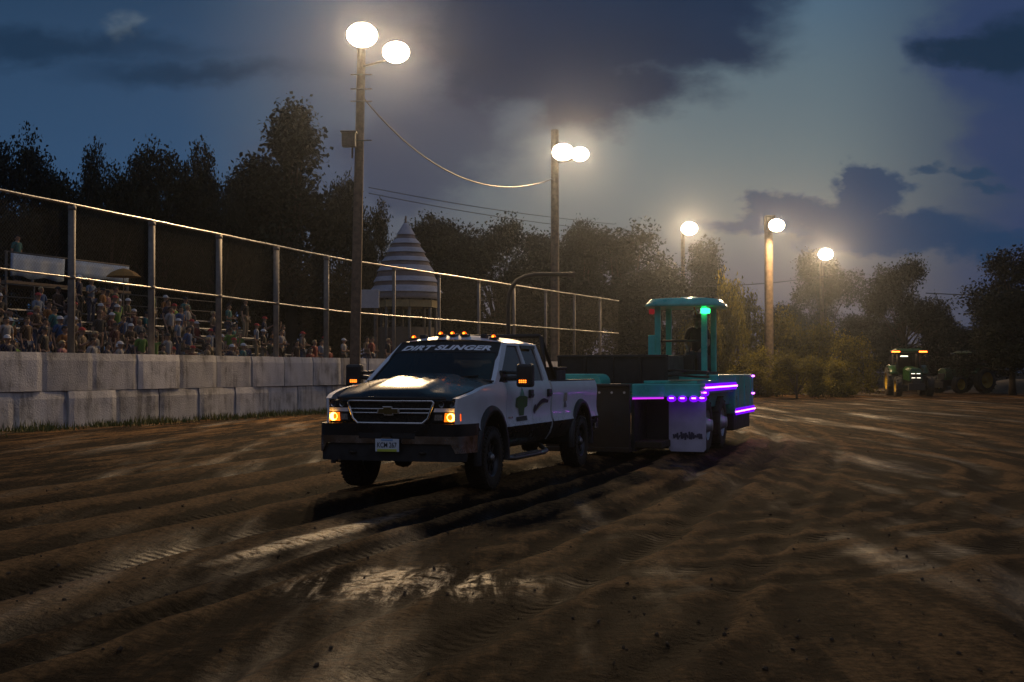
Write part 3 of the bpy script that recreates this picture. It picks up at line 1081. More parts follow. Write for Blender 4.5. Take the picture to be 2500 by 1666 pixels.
G = 'trees behind the track'
tree('b1', 60, 318, 150, 74, 'dark leafy tree at the left edge, behind the top of the stands', group=G)
tree('o1', 175, 348, 90, 78, 'dark open-crowned tree beside the left edge tree', group=G)
tree('o2', 265, 408, 110, 72, 'lower dark tree with sky showing through, above the left stands', group=G)
tree('b2', 400, 350, 150, 78, 'dark tree with gaps in its crown, left of the spire-shaped tree', group=G)
tree('o1', 540, 345, 100, 76, 'dark tree with flat ragged top touching the spire-shaped tree', group=G)
tree('sp', 715, 232, 175, 80, 'tallest tree, spire shaped, left of the first light pole', group=G)
tree('b3', 640, 420, 150, 84, 'broad dark tree standing behind the tallest spire-shaped tree', group=G)
tree('b2', 830, 425, 95, 82, 'brownish tree directly behind the first light pole', group=G)
tree('o2', 930, 492, 80, 78, 'thin leaved tree behind the striped cone pavilion', group=G)
tree('b1', 330, 520, 200, 92, 'low dark tree filling the gap behind the left stands', group=G)
tree('b3', 120, 510, 200, 92, 'low dark tree behind the left edge of the stands', group=G)
tree('b2', 520, 540, 190, 92, 'low dark tree under the ragged flat-topped tree', group=G)
tree('o2', 150, 420, 110, 80, 'dark tree half hidden between the left edge tree and its neighbour', group=G)
tree('b1', 480, 400, 110, 84, 'dark round-topped tree left of the ragged flat-topped tree', group=G)
tree('b3', 330, 430, 100, 82, 'dark tree just right of the lower tree above the left stands', group=G)
tree('b3', 1080, 533, 148, 96, 'rounded tree just right of the striped cone pavilion', group=G)
tree('b1', 1215, 520, 148, 98, 'rounded tree left of the second light pole', group=G)
tree('b2', 1330, 560, 121, 96, 'rounded tree directly behind the second light pole', group=G)
tree('b3', 1420, 552, 121, 98, 'brown tree just right of the second light pole', group=G)
tree('b1', 1525, 540, 175, 100, 'wide brown tree left of the slender third light pole', group=G)
tree('o1', 1665, 590, 120, 100, 'leafy tree behind the slender third light pole', group=G)
tree('o2', 1755, 632, 80, 96, 'tree with drooping right side above the sled canopy', group=G)
tree('b2', 1120, 640, 140, 90, 'low tree filling in behind the chain link fence', group=G)
tree('b1', 1380, 660, 170, 92, 'low broad tree behind the far end of the fence', group=G)
tree('b3', 1600, 670, 140, 94, 'low broad tree behind the sled canopy', group=G)
tree('b3', 2280, 770, 130, 106, 'low dark tree between the upright tree and the right edge tree', group=G)
tree('b1', 2390, 790, 120, 104, 'low dark tree touching the foot of the right edge tree', group=G)
tree('b2', 1930, 740, 110, 104, 'low dark tree behind the thick pale pole', group=G)
tree('b1', 600, 420, 110, 88, 'dark tree tucked between the flat-topped tree and the tallest tree', group=G)
tree('b2', 210, 430, 110, 88, 'dark rounded tree in the dip left of the stands umbrella', group=G)
tree('b2', 1000, 590, 110, 100, 'brown tree showing behind the right side of the striped cone', group=G)
tree('b3', 2010, 622, 120, 127, 'pointed dark tree behind the thin farthest light pole', group=G)
tree('b1', 2205, 622, 120, 98, 'dark upright tree behind the green tractor with orange lamps', group=G)
tree('b2', 2120, 770, 110, 102, 'low dark tree between the two right-hand tall trees', group=G)
tree('b2', 2330, 800, 120, 112, 'low dark tree on the skyline behind the profile tractor', group=G)
tree('b1', 2510, 590, 175, 84, 'black tree filling the right picture edge', group=G)
tree('b3', 2470, 735, 140, 82, 'black lower tree at the right picture edge', group=G)
GB = 'lit bushes beyond the sled'
for (key, px, ty, hw, Y, lb) in (
        ('bu', 1800, 700, 85, 84, 'yellow green bush right behind the sled canopy post'),
        ('bv', 1775, 640, 60, 79, 'tall yellow green bush beside the sled canopy, taller than its neighbours'),
        ('bv', 1900, 735, 90, 84, 'olive bush at the foot of the thick pale pole'),
        ('bu', 1985, 775, 80, 86, 'yellow green bush right of the thick pale pole'),
        ('bv', 2070, 800, 80, 82, 'dim bush under the pointed dark tree'),
        ('bu', 1730, 755, 80, 86, 'dim olive bush seen through the sled cab'),
        ('bv', 1845, 840, 80, 77, 'low bush at the edge of the dirt beyond the sled'),
        ('bu', 1945, 855, 80, 72, 'low yellow green bush on the edge of the dirt'),
        ('bv', 2030, 870, 80, 76, 'low dim bush left of the green tractor')):
    tree(key, px, ty, hw, Y, lb, 'bush', 'bush', GB)


# ------------------------------------------------------------------ pickup truck (local: front is -Y, ground z=0, origin between the front wheels)
def build_truck():
    T = thing('pickup_truck', 'white and black crew cab pickup truck with amber roof lamps on the dirt track', 'pickup truck', (-1.148, 17.10, 0.0), -TH)
    HW = 0.95
    WB = 4.25

    def xs(y, z):
        x = HW + 0.02 * max(0, 1 - abs(z - 0.755) / 0.075) * (z >= 0.75) - 0.11 * max(0, (0.76 - z) / 0.27) ** 2 - 0.05 * max(0, (z - 1.13) / 0.2) ** 2 - 0.012 * math.cos((z - 0.95) * 9)
        if y < -0.5:
            x -= 0.10 * ((-0.5 - y) / 0.5) ** 2
        return x
    FT = [(-1.05, 1.13), (-0.8, 1.185), (-0.4, 1.255), (0.0, 1.30), (0.35, 1.325), (0.6, 1.335)]
    top = lambda y: interp(FT, y) if y < 0.6 else 1.335

    def bot(y):
        z = 0.49 if y > 0 else 0.82
        if y > WB + 0.3:
            z = 0.64
        for yc in (0.0, WB):
            a, b = 0.53, 0.565
            if abs(y - yc) < a:
                z = max(0.49, 0.40 + b * math.sqrt(1 - ((y - yc) / a) ** 2))
        return z
    ZS = 0.753

    def panel(name, y0, y1, sgn, parent=T, mats=(WHITE, BLACK)):
        n = max(6, int((y1 - y0) / 0.045))
        mb = MB()
        for (lo, hi, mi, nv) in ((None, ZS, 1, 4), (ZS, None, 0, 9)):
            cols = []
            for i in range(n + 1):
                y = y0 + (y1 - y0) * i / n
                b, tp = bot(y), top(y)
                zl = b if lo is None else max(lo, b)
                zh = min(hi, tp) if hi else tp
                zh = max(zh, zl)
                cols.append((y, zl, zh))
            for th in (0.0, 0.03):
                pts = []
                for j in range(nv + 1):
                    for (y, zl, zh) in cols:
                        z = zl + (zh - zl) * j / nv
                        pts.append((sgn * (xs(y, z) - th), y, z))
                mb.grid(pts, n, nv, mi)
        # turned-in edges
        for (ye) in (y0, y1):
            q = []
            for j in range(9):
                z = bot(ye) + (top(ye) - bot(ye)) * j / 8
                q.append((sgn * xs(ye, z), ye, z))
            for j in range(9):
                z = bot(ye) + (top(ye) - bot(ye)) * j / 8
                q.append((sgn * (xs(ye, z) - 0.03), ye, z))
            mb.grid(q, 8, 1, 0, False)
        tq = [(sgn * xs(y0 + (y1 - y0) * i / n, top(y0 + (y1 - y0) * i / n)), y0 + (y1 - y0) * i / n, top(y0 + (y1 - y0) * i / n)) for i in range(n + 1)]
        tq += [(sgn * (abs(p[0]) - 0.07), p[1], p[2] + 0.004) for p in tq]
        mb.grid(tq, n, 1, 0)
        b = bmesh.new()
        o = mb.build(name, list(mats), parent)
        b.free()
        return o

    doors = {}
    for sg in (1, -1):
        panel('fender', -0.99, 0.585, sg)
        doors[(sg, 0)] = panel('door', 0.598, 1.70, sg)
        doors[(sg, 1)] = panel('door', 1.713, 2.60, sg)
        # door pull handles
        for k, yh in ((0, 1.575), (1, 2.46)):
            mb = MB()
            x = sg * (xs(yh, 1.17) + 0.018)
            mb.box((x, yh, 1.165), (0.036, 0.15, 0.11))
            mb.box((x + sg * 0.014, yh, 1.15), (0.03, 0.12, 0.035))
            mb.build('handle', PLASTIC, doors[(sg, k)], bevel=0.01)
        panel('bed_side', 2.69, 5.25, sg)
        # black wheel arch flares
        for yc in (0.0, WB):
            mb = MB()
            n = 26
            ring = []
            for i in range(n + 1):
                a = -0.12 + (PI + 0.24) * i / n
                for (rr, ox) in ((0.0, -0.03), (-0.015, 0.045), (0.05, 0.055), (0.075, 0.02), (0.078, -0.02)):
                    y = yc + (0.525 + rr) * math.cos(a)
                    z = 0.40 + (0.56 + rr * 1.1) * math.sin(a)
                    base = HW - 0.012
                    if yc == 0 and y < -0.5:
                        base -= 0.10 * ((-0.5 - y) / 0.5) ** 2
                    ring.append((sg * (base + ox), y, z))
            mb.grid(ring, 4, n)
            mb.build('wheel_arch_flare', PLASTIC, T)
        # running board tube with chrome step
        mb = MB()
        mb.tube([(sg * 0.80, 0.62, 0.42), (sg * 0.93, 0.72, 0.345), (sg * 0.95, 0.9, 0.335), (sg * 0.95, 2.25, 0.335), (sg * 0.93, 2.42, 0.345), (sg * 0.8, 2.52, 0.42)], 0.035, 10)
        mb.box((sg * 0.95, 1.45, 0.372), (0.09, 1.25, 0.012))
        mb.build('step_bar', CHROME, T)
    # underbody, chassis
    mb = MB()
    mb.box((0, 2.1, 0.56), (1.6, 6.0, 0.12))
    mb.box((0.42, 2.1, 0.47), (0.1, 6.0, 0.14))
    mb.box((-0.42, 2.1, 0.47), (0.1, 6.0, 0.14))
    mb.tube([(-0.75, 0, 0.385), (0.75, 0, 0.385)], 0.05, 10)
    mb.tube([(-0.75, WB, 0.385), (0.75, WB, 0.385)], 0.06, 10)
    mb.lathe([(0.0, -0.15), (0.16, -0.1), (0.18, 0), (0.16, 0.1), (0.0, 0.15)], 12, 'X', (0.12, WB, 0.385))
    mb.lathe([(0.0, -0.12), (0.12, -0.08), (0.14, 0), (0.12, 0.08), (0.0, 0.12)], 12, 'X', (-0.25, 0, 0.385))
    mb.box((0, 0.2, 0.75), (1.3, 1.2, 0.5))      # engine bay mass
    mb.box((0, -0.6, 0.72), (1.5, 0.5, 0.4))
    mb.build('chassis', BLACKM, T)
    # inner wheel wells (dark)
    for sg in (1, -1):
        for yc in (0.0, WB):
            mb = MB()
            n = 16
            pts = []
            for xx in (0.62, 0.9):
                for i in range(n + 1):
                    a = PI * i / n
                    pts.append((sg * xx, yc + 0.53 * math.cos(a), 0.40 + 0.565 * math.sin(a)))
            mb.grid(pts, n, 1)
            mb.add([(sg * 0.62, yc + 0.53 * math.cos(PI * i / n), 0.40 + 0.565 * math.sin(PI * i / n)) for i in range(n + 1)], [tuple(range(n + 1))])
            mb.build('wheel_well', BLACKM, T)
    # ---- hood
    mb = MB()
    nu, nv = 28, 18

    def hood(u, v):
        y = -1.03 + 1.30 * v
        hw = (0.83 if v < 0.0 else 0.83 + 0.06 * v) - 0.09 * (1 - v) ** 3
        x = u * hw
        z0 = interp(FT, y) - 0.012 + 0.004
        ze = interp(FT, y) + 0.005
        crown = (0.055 + 0.035 * v) * (1 - abs(u) ** 2.6)
        dome = 0.028 * (1 - min(1, max(0, (abs(x) - 0.36) / 0.09))) * min(1, v * 5)
        lip = -0.05 * max(0, 1 - v / 0.10) ** 2
        yb = 0.09 * (abs(u) ** 2.2) * (1 - v)
        return (x, y + yb, ze + crown + dome + lip)
    pts = [hood(i / nu * 2 - 1, j / nv) for j in range(nv + 1) for i in range(nu + 1)]
    mb.grid(pts, nu, nv)
    # front lip turned down
    fr = [hood(i / nu * 2 - 1, 0) for i in range(nu + 1)]
    mb.grid(fr + [(p[0], p[1] + 0.015, 1.125) for p in fr], nu, 1)
    mb.build('hood', BLACK, T)
    # bug deflector along the hood lip
    mb = MB()
    fr = [hood(i / nu * 1.9 - 0.95, 0.0) for i in range(nu + 1)]
    mb.grid([(p[0], p[1] - 0.03, 1.125) for p in fr] + [(p[0], p[1] - 0.055, 1.165) for p in fr] + [(p[0], p[1] - 0.02, p[2] + 0.028) for p in fr], nu, 2)
    mb.build('hood_deflector', PLASTIC, T)
    # ---- front fascia
    def yf(x):
        return -1.035 + 0.135 * (abs(x) / 0.93) ** 2.4

    def fp(dx):
        return lambda x, z, off: Vector((x, yf(x) + dx + off, z))
    # dark core behind everything
    MB().slab(fp(0.06), ((-0.86, 0.62), (0.86, 0.62), (0.86, 1.13), (-0.86, 1.13)), 20, 4, 0.06).build('front_core', BLACKM, T)
    # grille: chrome surround, mesh, crossbar, emblem
    gz0, gz1, gt, gb = 0.85, 1.115, 0.555, 0.47
    gr = MB()

    def gframe(w, z0, z1, ht, hb):
        return [(-hb + 0.05, z0), (hb - 0.05, z0), (hb + 0.015, z0 + 0.055), (ht, z1 - 0.02), (ht - 0.02, z1), (-ht + 0.02, z1), (-ht, z1 - 0.02), (-hb - 0.015, z0 + 0.055)]
    outer = gframe(0, gz0, gz1, gt, gb)
    pth = outer + [outer[0]]
    dense = []
    for (a, b) in zip(pth, pth[1:]):
        k = max(1, int(math.dist(a, b) / 0.06))
        dense += [(a[0] + (b[0] - a[0]) * i / k, a[1] + (b[1] - a[1]) * i / k) for i in range(k)]
    dense.append(dense[0])
    surround = MB().tube([(x, yf(x) - 0.012, z) for x, z in dense], 0.0155, 8, caps=False).build('grille_surround', CHROME, T)
    mesh_m = bpy.data.materials.new('grille_mesh')
    mesh_m.use_nodes = True
    t = NT(mesh_m.node_tree)
    tc = t.n('ShaderNodeTexCoord')
    vo = t.n('ShaderNodeTexVoronoi', ins={0: tc.outputs['Object'], 'Scale': 60.0})
    bs = t.n('ShaderNodeBsdfPrincipled', ins={'Base Color': t.mix(t.ss(vo.outputs[0], 0.3, 0.6), (0.004, 0.004, 0.004, 1), (0.05, 0.045, 0.04, 1)), 'Roughness': 0.35, 'Metallic': 0.5})
    t.nt.links.new(bs.outputs[0], t.n('ShaderNodeOutputMaterial').inputs[0])
    MB().slab(fp(0.03), ((-gb - 0.02, gz0 + 0.005), (gb + 0.02, gz0 + 0.005), (gt - 0.005, gz1), (-gt + 0.005, gz1)), 16, 4, 0.02).build('grille_mesh', mesh_m, T)
    for (zc) in (0.968, 1.018):
        pass
    mb = MB()
    for zc in (0.972, 1.02):
        mb.tube([(x, yf(x) - 0.012, zc) for x in [(-gt + 0.035) + (2 * gt - 0.07) * i / 16 for i in range(17)]], 0.0095, 8)
    mb.build('grille_bar', CHROME, T)
    MB().slab(fp(-0.002), ((-gt + 0.04, 0.978), (gt - 0.04, 0.978), (gt - 0.035, 1.014), (-gt + 0.035, 1.014)), 14, 2, 0.02).build('grille_bar_inset', BLACK, T)
    # slanted cross emblem
    bow = [(-0.15, -0.033), (-0.062, -0.033), (-0.052, -0.055), (0.068, -0.055), (0.06, -0.033), (0.15, -0.033), (0.135, 0.033), (0.052, 0.033), (0.045, 0.055), (-0.075, 0.055), (-0.066, 0.033), (-0.135, 0.033)]
    MB().prism([(x * 1.0, z) for x, z in bow], lambda a, b, o: Vector((a, yf(0) - 0.045 + o, 0.996 + b)), 0.03).build('emblem', CHROME, T, bevel=0.004)
    MB().prism([(x * 0.86, z * 0.74) for x, z in bow], lambda a, b, o: Vector((a, yf(0) - 0.052 + o, 0.996 + b)), 0.02).build('emblem_face', GOLD, T)
    for sg in (1, -1):
        # headlamp pair above, body strip, turn signal below
        hl = MB().slab(fp(0.01), ((sg * 0.575, 1.035), (sg * 0.865, 1.035), (sg * 0.855, 1.125), (sg * 0.575, 1.115)), 8, 3, 0.05).build('headlamp', BLACK, T)
        mb = MB()
        for (xc, rr) in ((0.645, 0.034), (0.775, 0.036)):
            mb.lathe([(0.001, 0.012), (rr * 0.5, 0.006), (rr, -0.012), (rr * 1.1, -0.012)], 14, 'Y', (sg * xc, yf(xc) - 0.004, 1.078))
        mb.build('reflector', LENS, hl)
        MB().slab(fp(-0.014), ((sg * 0.58, 1.037), (sg * 0.86, 1.037), (sg * 0.85, 1.12), (sg * 0.58, 1.11)), 8, 2, 0.004).build('lens', GLASSC, hl)
        MB().slab(fp(-0.006), ((sg * 0.55, 0.985), (sg * 0.872, 0.985), (sg * 0.868, 1.03), (sg * 0.565, 1.03)), 8, 2, 0.03).build('trim_strip', WHITE, T)
        ts = MB().slab(fp(0.005), ((sg * 0.53, 0.865), (sg * 0.872, 0.865), (sg * 0.872, 0.975), (sg * 0.55, 0.975)), 8, 2, 0.03).build('turn_signal', BLACK, T)
        MB().slab(fp(-0.012), ((sg * 0.68, 0.870), (sg * 0.838, 0.870), (sg * 0.838, 0.972), (sg * 0.69, 0.972)), 6, 2, 0.014).build('lit_lens', AMBERR, ts)
        MB().lathe([(0.001, 0.012), (0.035, 0.008), (0.05, -0.006), (0.05, -0.012)], 16, 'Y', (sg * 0.765, yf(0.765) - 0.02, 0.922)).build('lit_bulb', AMBER, ts)
        MB().slab(fp(-0.010), ((sg * 0.838, 0.88), (sg * 0.872, 0.88), (sg * 0.870, 0.962), (sg * 0.838, 0.962)), 4, 2, 0.012).build('side_marker', AMBERS, ts)
        MB().slab(fp(-0.010), ((sg * 0.56, 0.885), (sg * 0.66, 0.885), (sg * 0.66, 0.955), (sg * 0.57, 0.955)), 4, 2, 0.012).build('driving_lamp', LENS, ts)
    # ---- bumper: dark upper shelf, chrome lower face with twin openings, valance
    def ybp(x):
        return -1.13 + 0.06 * (abs(x) / 0.98) ** 2 + 0.34 * max(0, (abs(x) - 0.86) / 0.12) ** 2

    def bpf(dx):
        return lambda x, z, off: Vector((x, ybp(x) + dx + off, z))
    bw = 0.985
    upper = MB()
    upper.slab(bpf(0.012), ((-bw, 0.70), (bw, 0.70), (bw, 0.845), (-bw, 0.845)), 44, 4, 0.09)
    upper.build('bumper_cover', BLACK, T)
    ch = MB()
    ch.slab(bpf(0.0), ((-bw, 0.61), (-0.36, 0.61), (-0.36, 0.70), (-bw, 0.70)), 26, 4, 0.05)
    ch.slab(bpf(0.0), ((0.36, 0.61), (bw, 0.61), (bw, 0.70), (0.36, 0.70)), 26, 4, 0.05)
    ch.slab(bpf(0.0), ((-0.36, 0.61), (0.36, 0.61), (0.36, 0.668), (-0.36, 0.668)), 14, 3, 0.05)
    for sg in (1, -1):
        ch.slab(bpf(0.002), ((sg * 0.86, 0.50), (sg * bw, 0.50), (sg * bw, 0.61), (sg * 0.80, 0.61)), 8, 3, 0.04)
    ch.slab(bpf(-0.004), ((-0.07, 0.668), (0.07, 0.668), (0.05, 0.69), (-0.05, 0.69)), 4, 1, 0.03)
    ch.build('bumper', mat('bumper_chrome', (0.42, 0.37, 0.34), 0.2, metal=1.0, var=0.12, vscale=5, mud=0.75), T)
    for sg in (1, -1):
        MB().slab(bpf(0.008), ((sg * 0.075, 0.672), (sg * 0.35, 0.672), (sg * 0.37, 0.735), (sg * 0.06, 0.735)), 6, 2, 0.03).build('bumper_opening', BLACKM, T)
        mb = MB()
        mb.tube([(sg * 0.42, -1.0, 0.5), (sg * 0.42, -1.1, 0.5), (sg * 0.45, -1.13, 0.5), (sg * 0.48, -1.1, 0.5), (sg * 0.48, -1.0, 0.5)], 0.016, 8)
        mb.build('tow_hook', DARKSTEEL, T)
    val = MB()
    val.slab(bpf(0.03), ((-0.93, 0.40), (0.93, 0.40), (0.95, 0.605), (-0.95, 0.605)), 30, 3, 0.05)
    val.build('valance', PLASTIC, T)
    # number plate
    pl = MB()
    pl.box((0.03, -1.175, 0.592), (0.305, 0.012, 0.152))
    plate = pl.build('number_plate', PLATEW, T, bevel=0.004)
    MB().box((0.03, -1.1825, 0.533), (0.25, 0.004, 0.03)).build('plate_band', PLATEY, plate)
    MB().box((0.03, -1.1825, 0.656), (0.15, 0.004, 0.018)).build('plate_band', PLATEB, plate)
    lettering('plate_lettering', 'KCM 267', lambda a, b: Vector((0.03 + a, -1.1835, 0.596 + b)), 0.25, 0.062, DECALK, plate, bold=0.012)

    # ---- cab greenhouse
    zb, zt = 1.335, 1.855

    def side(sg):
        def fn(y, tt, off):
            x = 0.90 - 0.175 * tt ** 1.15 - off
            return Vector((sg * x, y, zb - 0.01 + (zt - zb + 0.01) * tt))
        return fn
    fr = MB()
    for sg in (1, -1):
        f = side(sg)
        fr.slab(f, ((0.24, 0), (0.40, 0), (1.20, 0.93), (1.06, 1.0)), 2, 8, 0.06)
        fr.slab(f, ((1.06, 1.0), (1.20, 0.93), (2.46, 0.93), (2.56, 1.0)), 2, 10, 0.06)
        fr.slab(f, ((1.655, 0), (1.765, 0), (1.755, 0.935), (1.675, 0.935)), 2, 6, 0.05)
        fr.slab(f, ((2.45, 0), (2.655, 0), (2.565, 1.0), (2.42, 0.935)), 3, 8, 0.07)
    # header over the windscreen and back panel
    fr.slab(lambda a, b, o: Vector((a, 2.65 - 0.09 * b + (-o), zb - 0.5 + (zt - zb + 0.5) * b)), ((-0.88, 0), (0.88, 0), (0.89, 0.5), (-0.89, 0.5)), 6, 3, 0.04)
    fr.slab(lambda a, b, o: Vector((a, 2.61 - 0.05 * b - o, zb + (zt - zb) * b)), ((-0.89, 0), (-0.72, 0), (-0.62, 1.0), (-0.72, 1.0)), 3, 3, 0.04)
    fr.slab(lambda a, b, o: Vector((a, 2.61 - 0.05 * b - o, zb + (zt - zb) * b)), ((0.72, 0), (0.89, 0), (0.72, 1.0), (0.62, 1.0)), 3, 3, 0.04)
    fr.slab(lambda a, b, o: Vector((a, 2.61 - 0.05 * b - o, zb + (zt - zb) * b)), ((-0.7, 0.82), (0.7, 0.82), (0.66, 1.0), (-0.66, 1.0)), 3, 2, 0.04)
    fr.build('cab_frame', WHITE, T)
    mb = MB()
    nu, nv = 18, 14
    pts = []
    for j in range(nv + 1):
        v = j / nv
        y = 1.03 + (2.59 - 1.03) * v
        for i in range(nu + 1):
            u = i / nu * 2 - 1
            e = max(abs(u) ** 4, (abs(2 * v - 1)) ** 8)
            pts.append((u * 0.727, y - 0.05 * (1 - u * u) * (1 - v), zt - 0.005 + 0.10 * (1 - abs(u) ** 2.5) * (1 - 0.55 * (abs(2 * v - 1)) ** 5) + 0.012 * (1 - e)))
    mb.grid(pts, nu, nv)
    mb.build('roof', WHITE, T)
    # windscreen
    def ws(a, b, off):
        hw = 0.845 - 0.135 * b
        x = a * hw
        y = 0.30 + 0.76 * b - (0.16 - 0.09 * b) * (1 - a * a)
        return Vector((x, y + off, 1.335 + 0.525 * b + 0.012 * (1 - a * a)))
    MB().slab(ws, ((-1, 0), (1, 0), (1, 1), (-1, 1)), 16, 8, 0.006).build('windscreen', GLASSW, T)
    gs = MB()
    for q in (((-1.0, -0.02), (-0.955, -0.02), (-0.955, 1.0), (-1.0, 1.0)), ((0.955, -0.02), (1.0, -0.02), (1.0, 1.0), (0.955, 1.0)), ((-1, 0.945), (1, 0.945), (1, 1.0), (-1, 1.0)), ((-1, -0.02), (1, -0.02), (1, 0.05), (-1, 0.05))):
        gs.slab(lambda a, b, o: ws(a, b, o) + Vector((0, -0.006, 0.003)), q, 12 if abs(q[0][0] - q[1][0]) > 1 else 2, 2 if abs(q[0][0] - q[1][0]) > 1 else 8, 0.012)
    gs.build('windscreen_seal', BLACKM, T)
    # dark sun strip along the top of the windscreen that carries the words
    MB().slab(lambda a, b, o: ws(a, b, o) + Vector((0, -0.004, 0.002)), ((-0.955, 0.72), (0.955, 0.72), (0.955, 0.945), (-0.955, 0.945)), 16, 3, 0.002).build('sun_strip', BLACKM, T)
    lettering('windscreen_lettering', 'DIRT SLINGER', lambda a, b: ws(a / 0.735, 0.825 + b / 0.92, 0) + Vector((0, -0.014, 0.006)), 1.26, 0.118, DECALW, T, bold=0.05, shear=0.28, spacing=1.06)
    # side and rear glass
    for sg in (1, -1):
        f = side(sg)
        g = lambda y, tt, off: f(y, tt, off + 0.025)
        MB().slab(g, ((0.40, 0), (1.655, 0), (1.675, 0.935), (1.20, 0.935)), 4, 6, 0.006).build('side_window', GLASSS, T)
        MB().slab(g, ((1.765, 0), (2.45, 0), (2.42, 0.935), (1.755, 0.935)), 4, 6, 0.006).build('side_window', GLASSS, T)
        # rain visors
        v = MB()
        v.slab(lambda y, tt, off: f(y, tt, off - 0.025), ((1.74, 0.86), (2.36, 0.86), (2.42, 0.95), (1.74, 0.95)), 4, 2, 0.012)
        v.build('rain_visor', PLASTIC, T)
        # tow mirror: arm, shell, glass side lamp
        mz = 1.415
        arm = MB()
        arm.tube([(sg * 0.88, 0.62, 1.37), (sg * 1.12, 0.58, 1.39)], 0.03, 8)
        arm.tube([(sg * 0.88, 0.62, 1.46), (sg * 1.12, 0.58, 1.45)], 0.022, 8)
        arm.box((sg * 0.89, 0.62, 1.40), (0.05, 0.2, 0.16))
        arm.build('mirror_arm', PLASTIC, T, bevel=0.01)
        sh = MB()
        sh.box((sg * 1.20, 0.58, mz), (0.22, 0.14, 0.30))
        shell = sh.build('mirror', PLASTIC, T, bevel=0.035)
        for k in range(4):
            for r_ in range(2):
                MB().box((sg * 1.185 + (k - 1.5) * 0.026, 0.505, mz - 0.085 + r_ * 0.022), (0.018, 0.008, 0.015)).build('marker_led', AMBERLED, shell)
        MB().box((sg * 1.20, 0.653, mz + 0.02), (0.18, 0.006, 0.22)).build('mirror_glass', CHROME, shell)
    MB().slab(lambda a, b, o: Vector((a, 2.60 - 0.05 * b - o, zb + (zt - zb) * b)), ((-0.72, 0), (0.72, 0), (0.66, 0.82), (-0.66, 0.82)), 4, 3, 0.006).build('rear_window', GLASSC, T)
    # cowl
    MB().slab(lambda a, b, o: Vector((a, 0.17 + 0.16 * b + 0.14 * a * a - 0.1 * (1 - a * a) * 0.9, 1.345 + 0.02 * b + 0.02 * (1 - a * a) - o)), ((-0.88, 0), (0.88, 0), (0.86, 1), (-0.86, 1)), 16, 3, 0.02).build('cowl', BLACKM, T)
    wp = MB()
    for xw in (-0.55, 0.1):
        wp.tube([ws(xw / 0.83, 0.0, -0.02), ws((xw + 0.25) / 0.83, 0.10, -0.022), ws((xw + 0.55) / 0.83, 0.14, -0.02)], 0.008, 6)
    wp.build('wiper', BLACKM, T)
    # interior
    it = MB()
    for xq in (-0.42, 0.42):
        it.box((xq, 1.55, 0.95), (0.55, 0.5, 0.2))
        it.box((xq, 1.82, 1.27), (0.52, 0.14, 0.62), rot=(R(-12), 0, 0))
        it.box((xq, 1.9, 1.64), (0.28, 0.1, 0.16))
    it.box((0, 2.45, 1.22), (1.5, 0.16, 0.6), rot=(R(-8), 0, 0))
    it.build('seat', SEATM, T, bevel=0.04)
    ds = MB()
    ds.box((0, 0.62, 1.22), (1.62, 0.42, 0.24))
    ds.build('dashboard', SEATM, T, bevel=0.05)
    sw = MB()
    for k in range(24):
        pass
    pts = [Vector((0.4 + 0.19 * math.cos(2 * PI * k / 24), 0.92 + 0.06 * math.sin(2 * PI * k / 24), 1.30 + 0.17 * math.sin(2 * PI * k / 24))) for k in range(25)]
    sw.tube(pts, 0.014, 8, caps=False)
    sw.tube([(0.4, 0.92, 1.30), (0.4, 0.8, 1.24)], 0.03, 8)
    sw.build('steering_wheel', BLACKM, T)
    fl = MB()
    fl.box((0, 1.6, 0.82), (1.75, 2.0, 0.06))
    fl.build('cab_floor', BLACKM, T)
    # roof marker lamps
    for xl in (-0.575, -0.17, 0.0, 0.17, 0.575):
        yl = 1.14 - 0.05 * (1 - (xl / 0.7) ** 2) + 0.02
        zl = zt + 0.085 * (1 - abs(xl / 0.727) ** 2.5) + 0.002
        b_ = MB()
        b_.box((xl, yl + 0.03, zl + 0.015), (0.10, 0.15, 0.035))
        base = b_.build('roof_lamp', PLASTIC, T, bevel=0.008)
        l = MB()
        l.lathe([(0.032, -0.02), (0.03, 0.008), (0.018, 0.024), (0.001, 0.029)], 12, 'Z', (xl, yl, zl + 0.038))
        l.build('lens', AMBERS, base)
        MB().lathe([(0.016, -0.012), (0.014, 0.008), (0.001, 0.014)], 10, 'Z', (xl, yl - 0.028, zl + 0.042)).build('lit_bulb', AMBERB, base)
    # roof-mounted whip and horn-like front light housings either side
    for xl in (-0.44, 0.44):
        b_ = MB()
        b_.box((xl, 1.17, zt + 0.085), (0.09, 0.10, 0.055))
        b_.build('roof_bracket', PLASTIC, T, bevel=0.01)
    wh = MB()
    wh.tube([(-0.9, 0.35, 1.31), (-0.9, 0.38, 1.75)], 0.004, 6)
    wh.build('antenna', BLACKM, T)
    # ---- bed interior, tailgate, rack, toolbox
    bd = MB()
    bd.box((0, 3.97, 0.83), (1.72, 2.54, 0.05))
    bd.box((0, 2.72, 1.06), (1.72, 0.04, 0.5))
    for sg in (1, -1):
        bd.box((sg * 0.84, 3.97, 1.08), (0.04, 2.54, 0.5))
        bd.box((sg * 0.865, 3.97, 1.332), (0.10, 2.54, 0.02))
    bd.build('bed', BLACKM, T)
    tg = MB()
    tg.box((0, 5.235, 1.05), (1.78, 0.06, 0.56))
    tg.build('tailgate', WHITE, T, bevel=0.01)
    rb = MB()
    rb.box((0, 5.33, 0.62), (1.86, 0.16, 0.18))
    rb.build('rear_bumper', CHROME, T, bevel=0.02)
    rk = MB()
    for sg in (1, -1):
        rk.tube([(sg * 0.74, 2.78, 1.98), (sg * 0.76, 2.80, 1.90), (sg * 0.84, 3.2, 1.36)], 0.03, 8)
        rk.tube([(sg * 0.74, 2.78, 1.98), (sg * 0.82, 2.78, 1.36)], 0.03, 8)
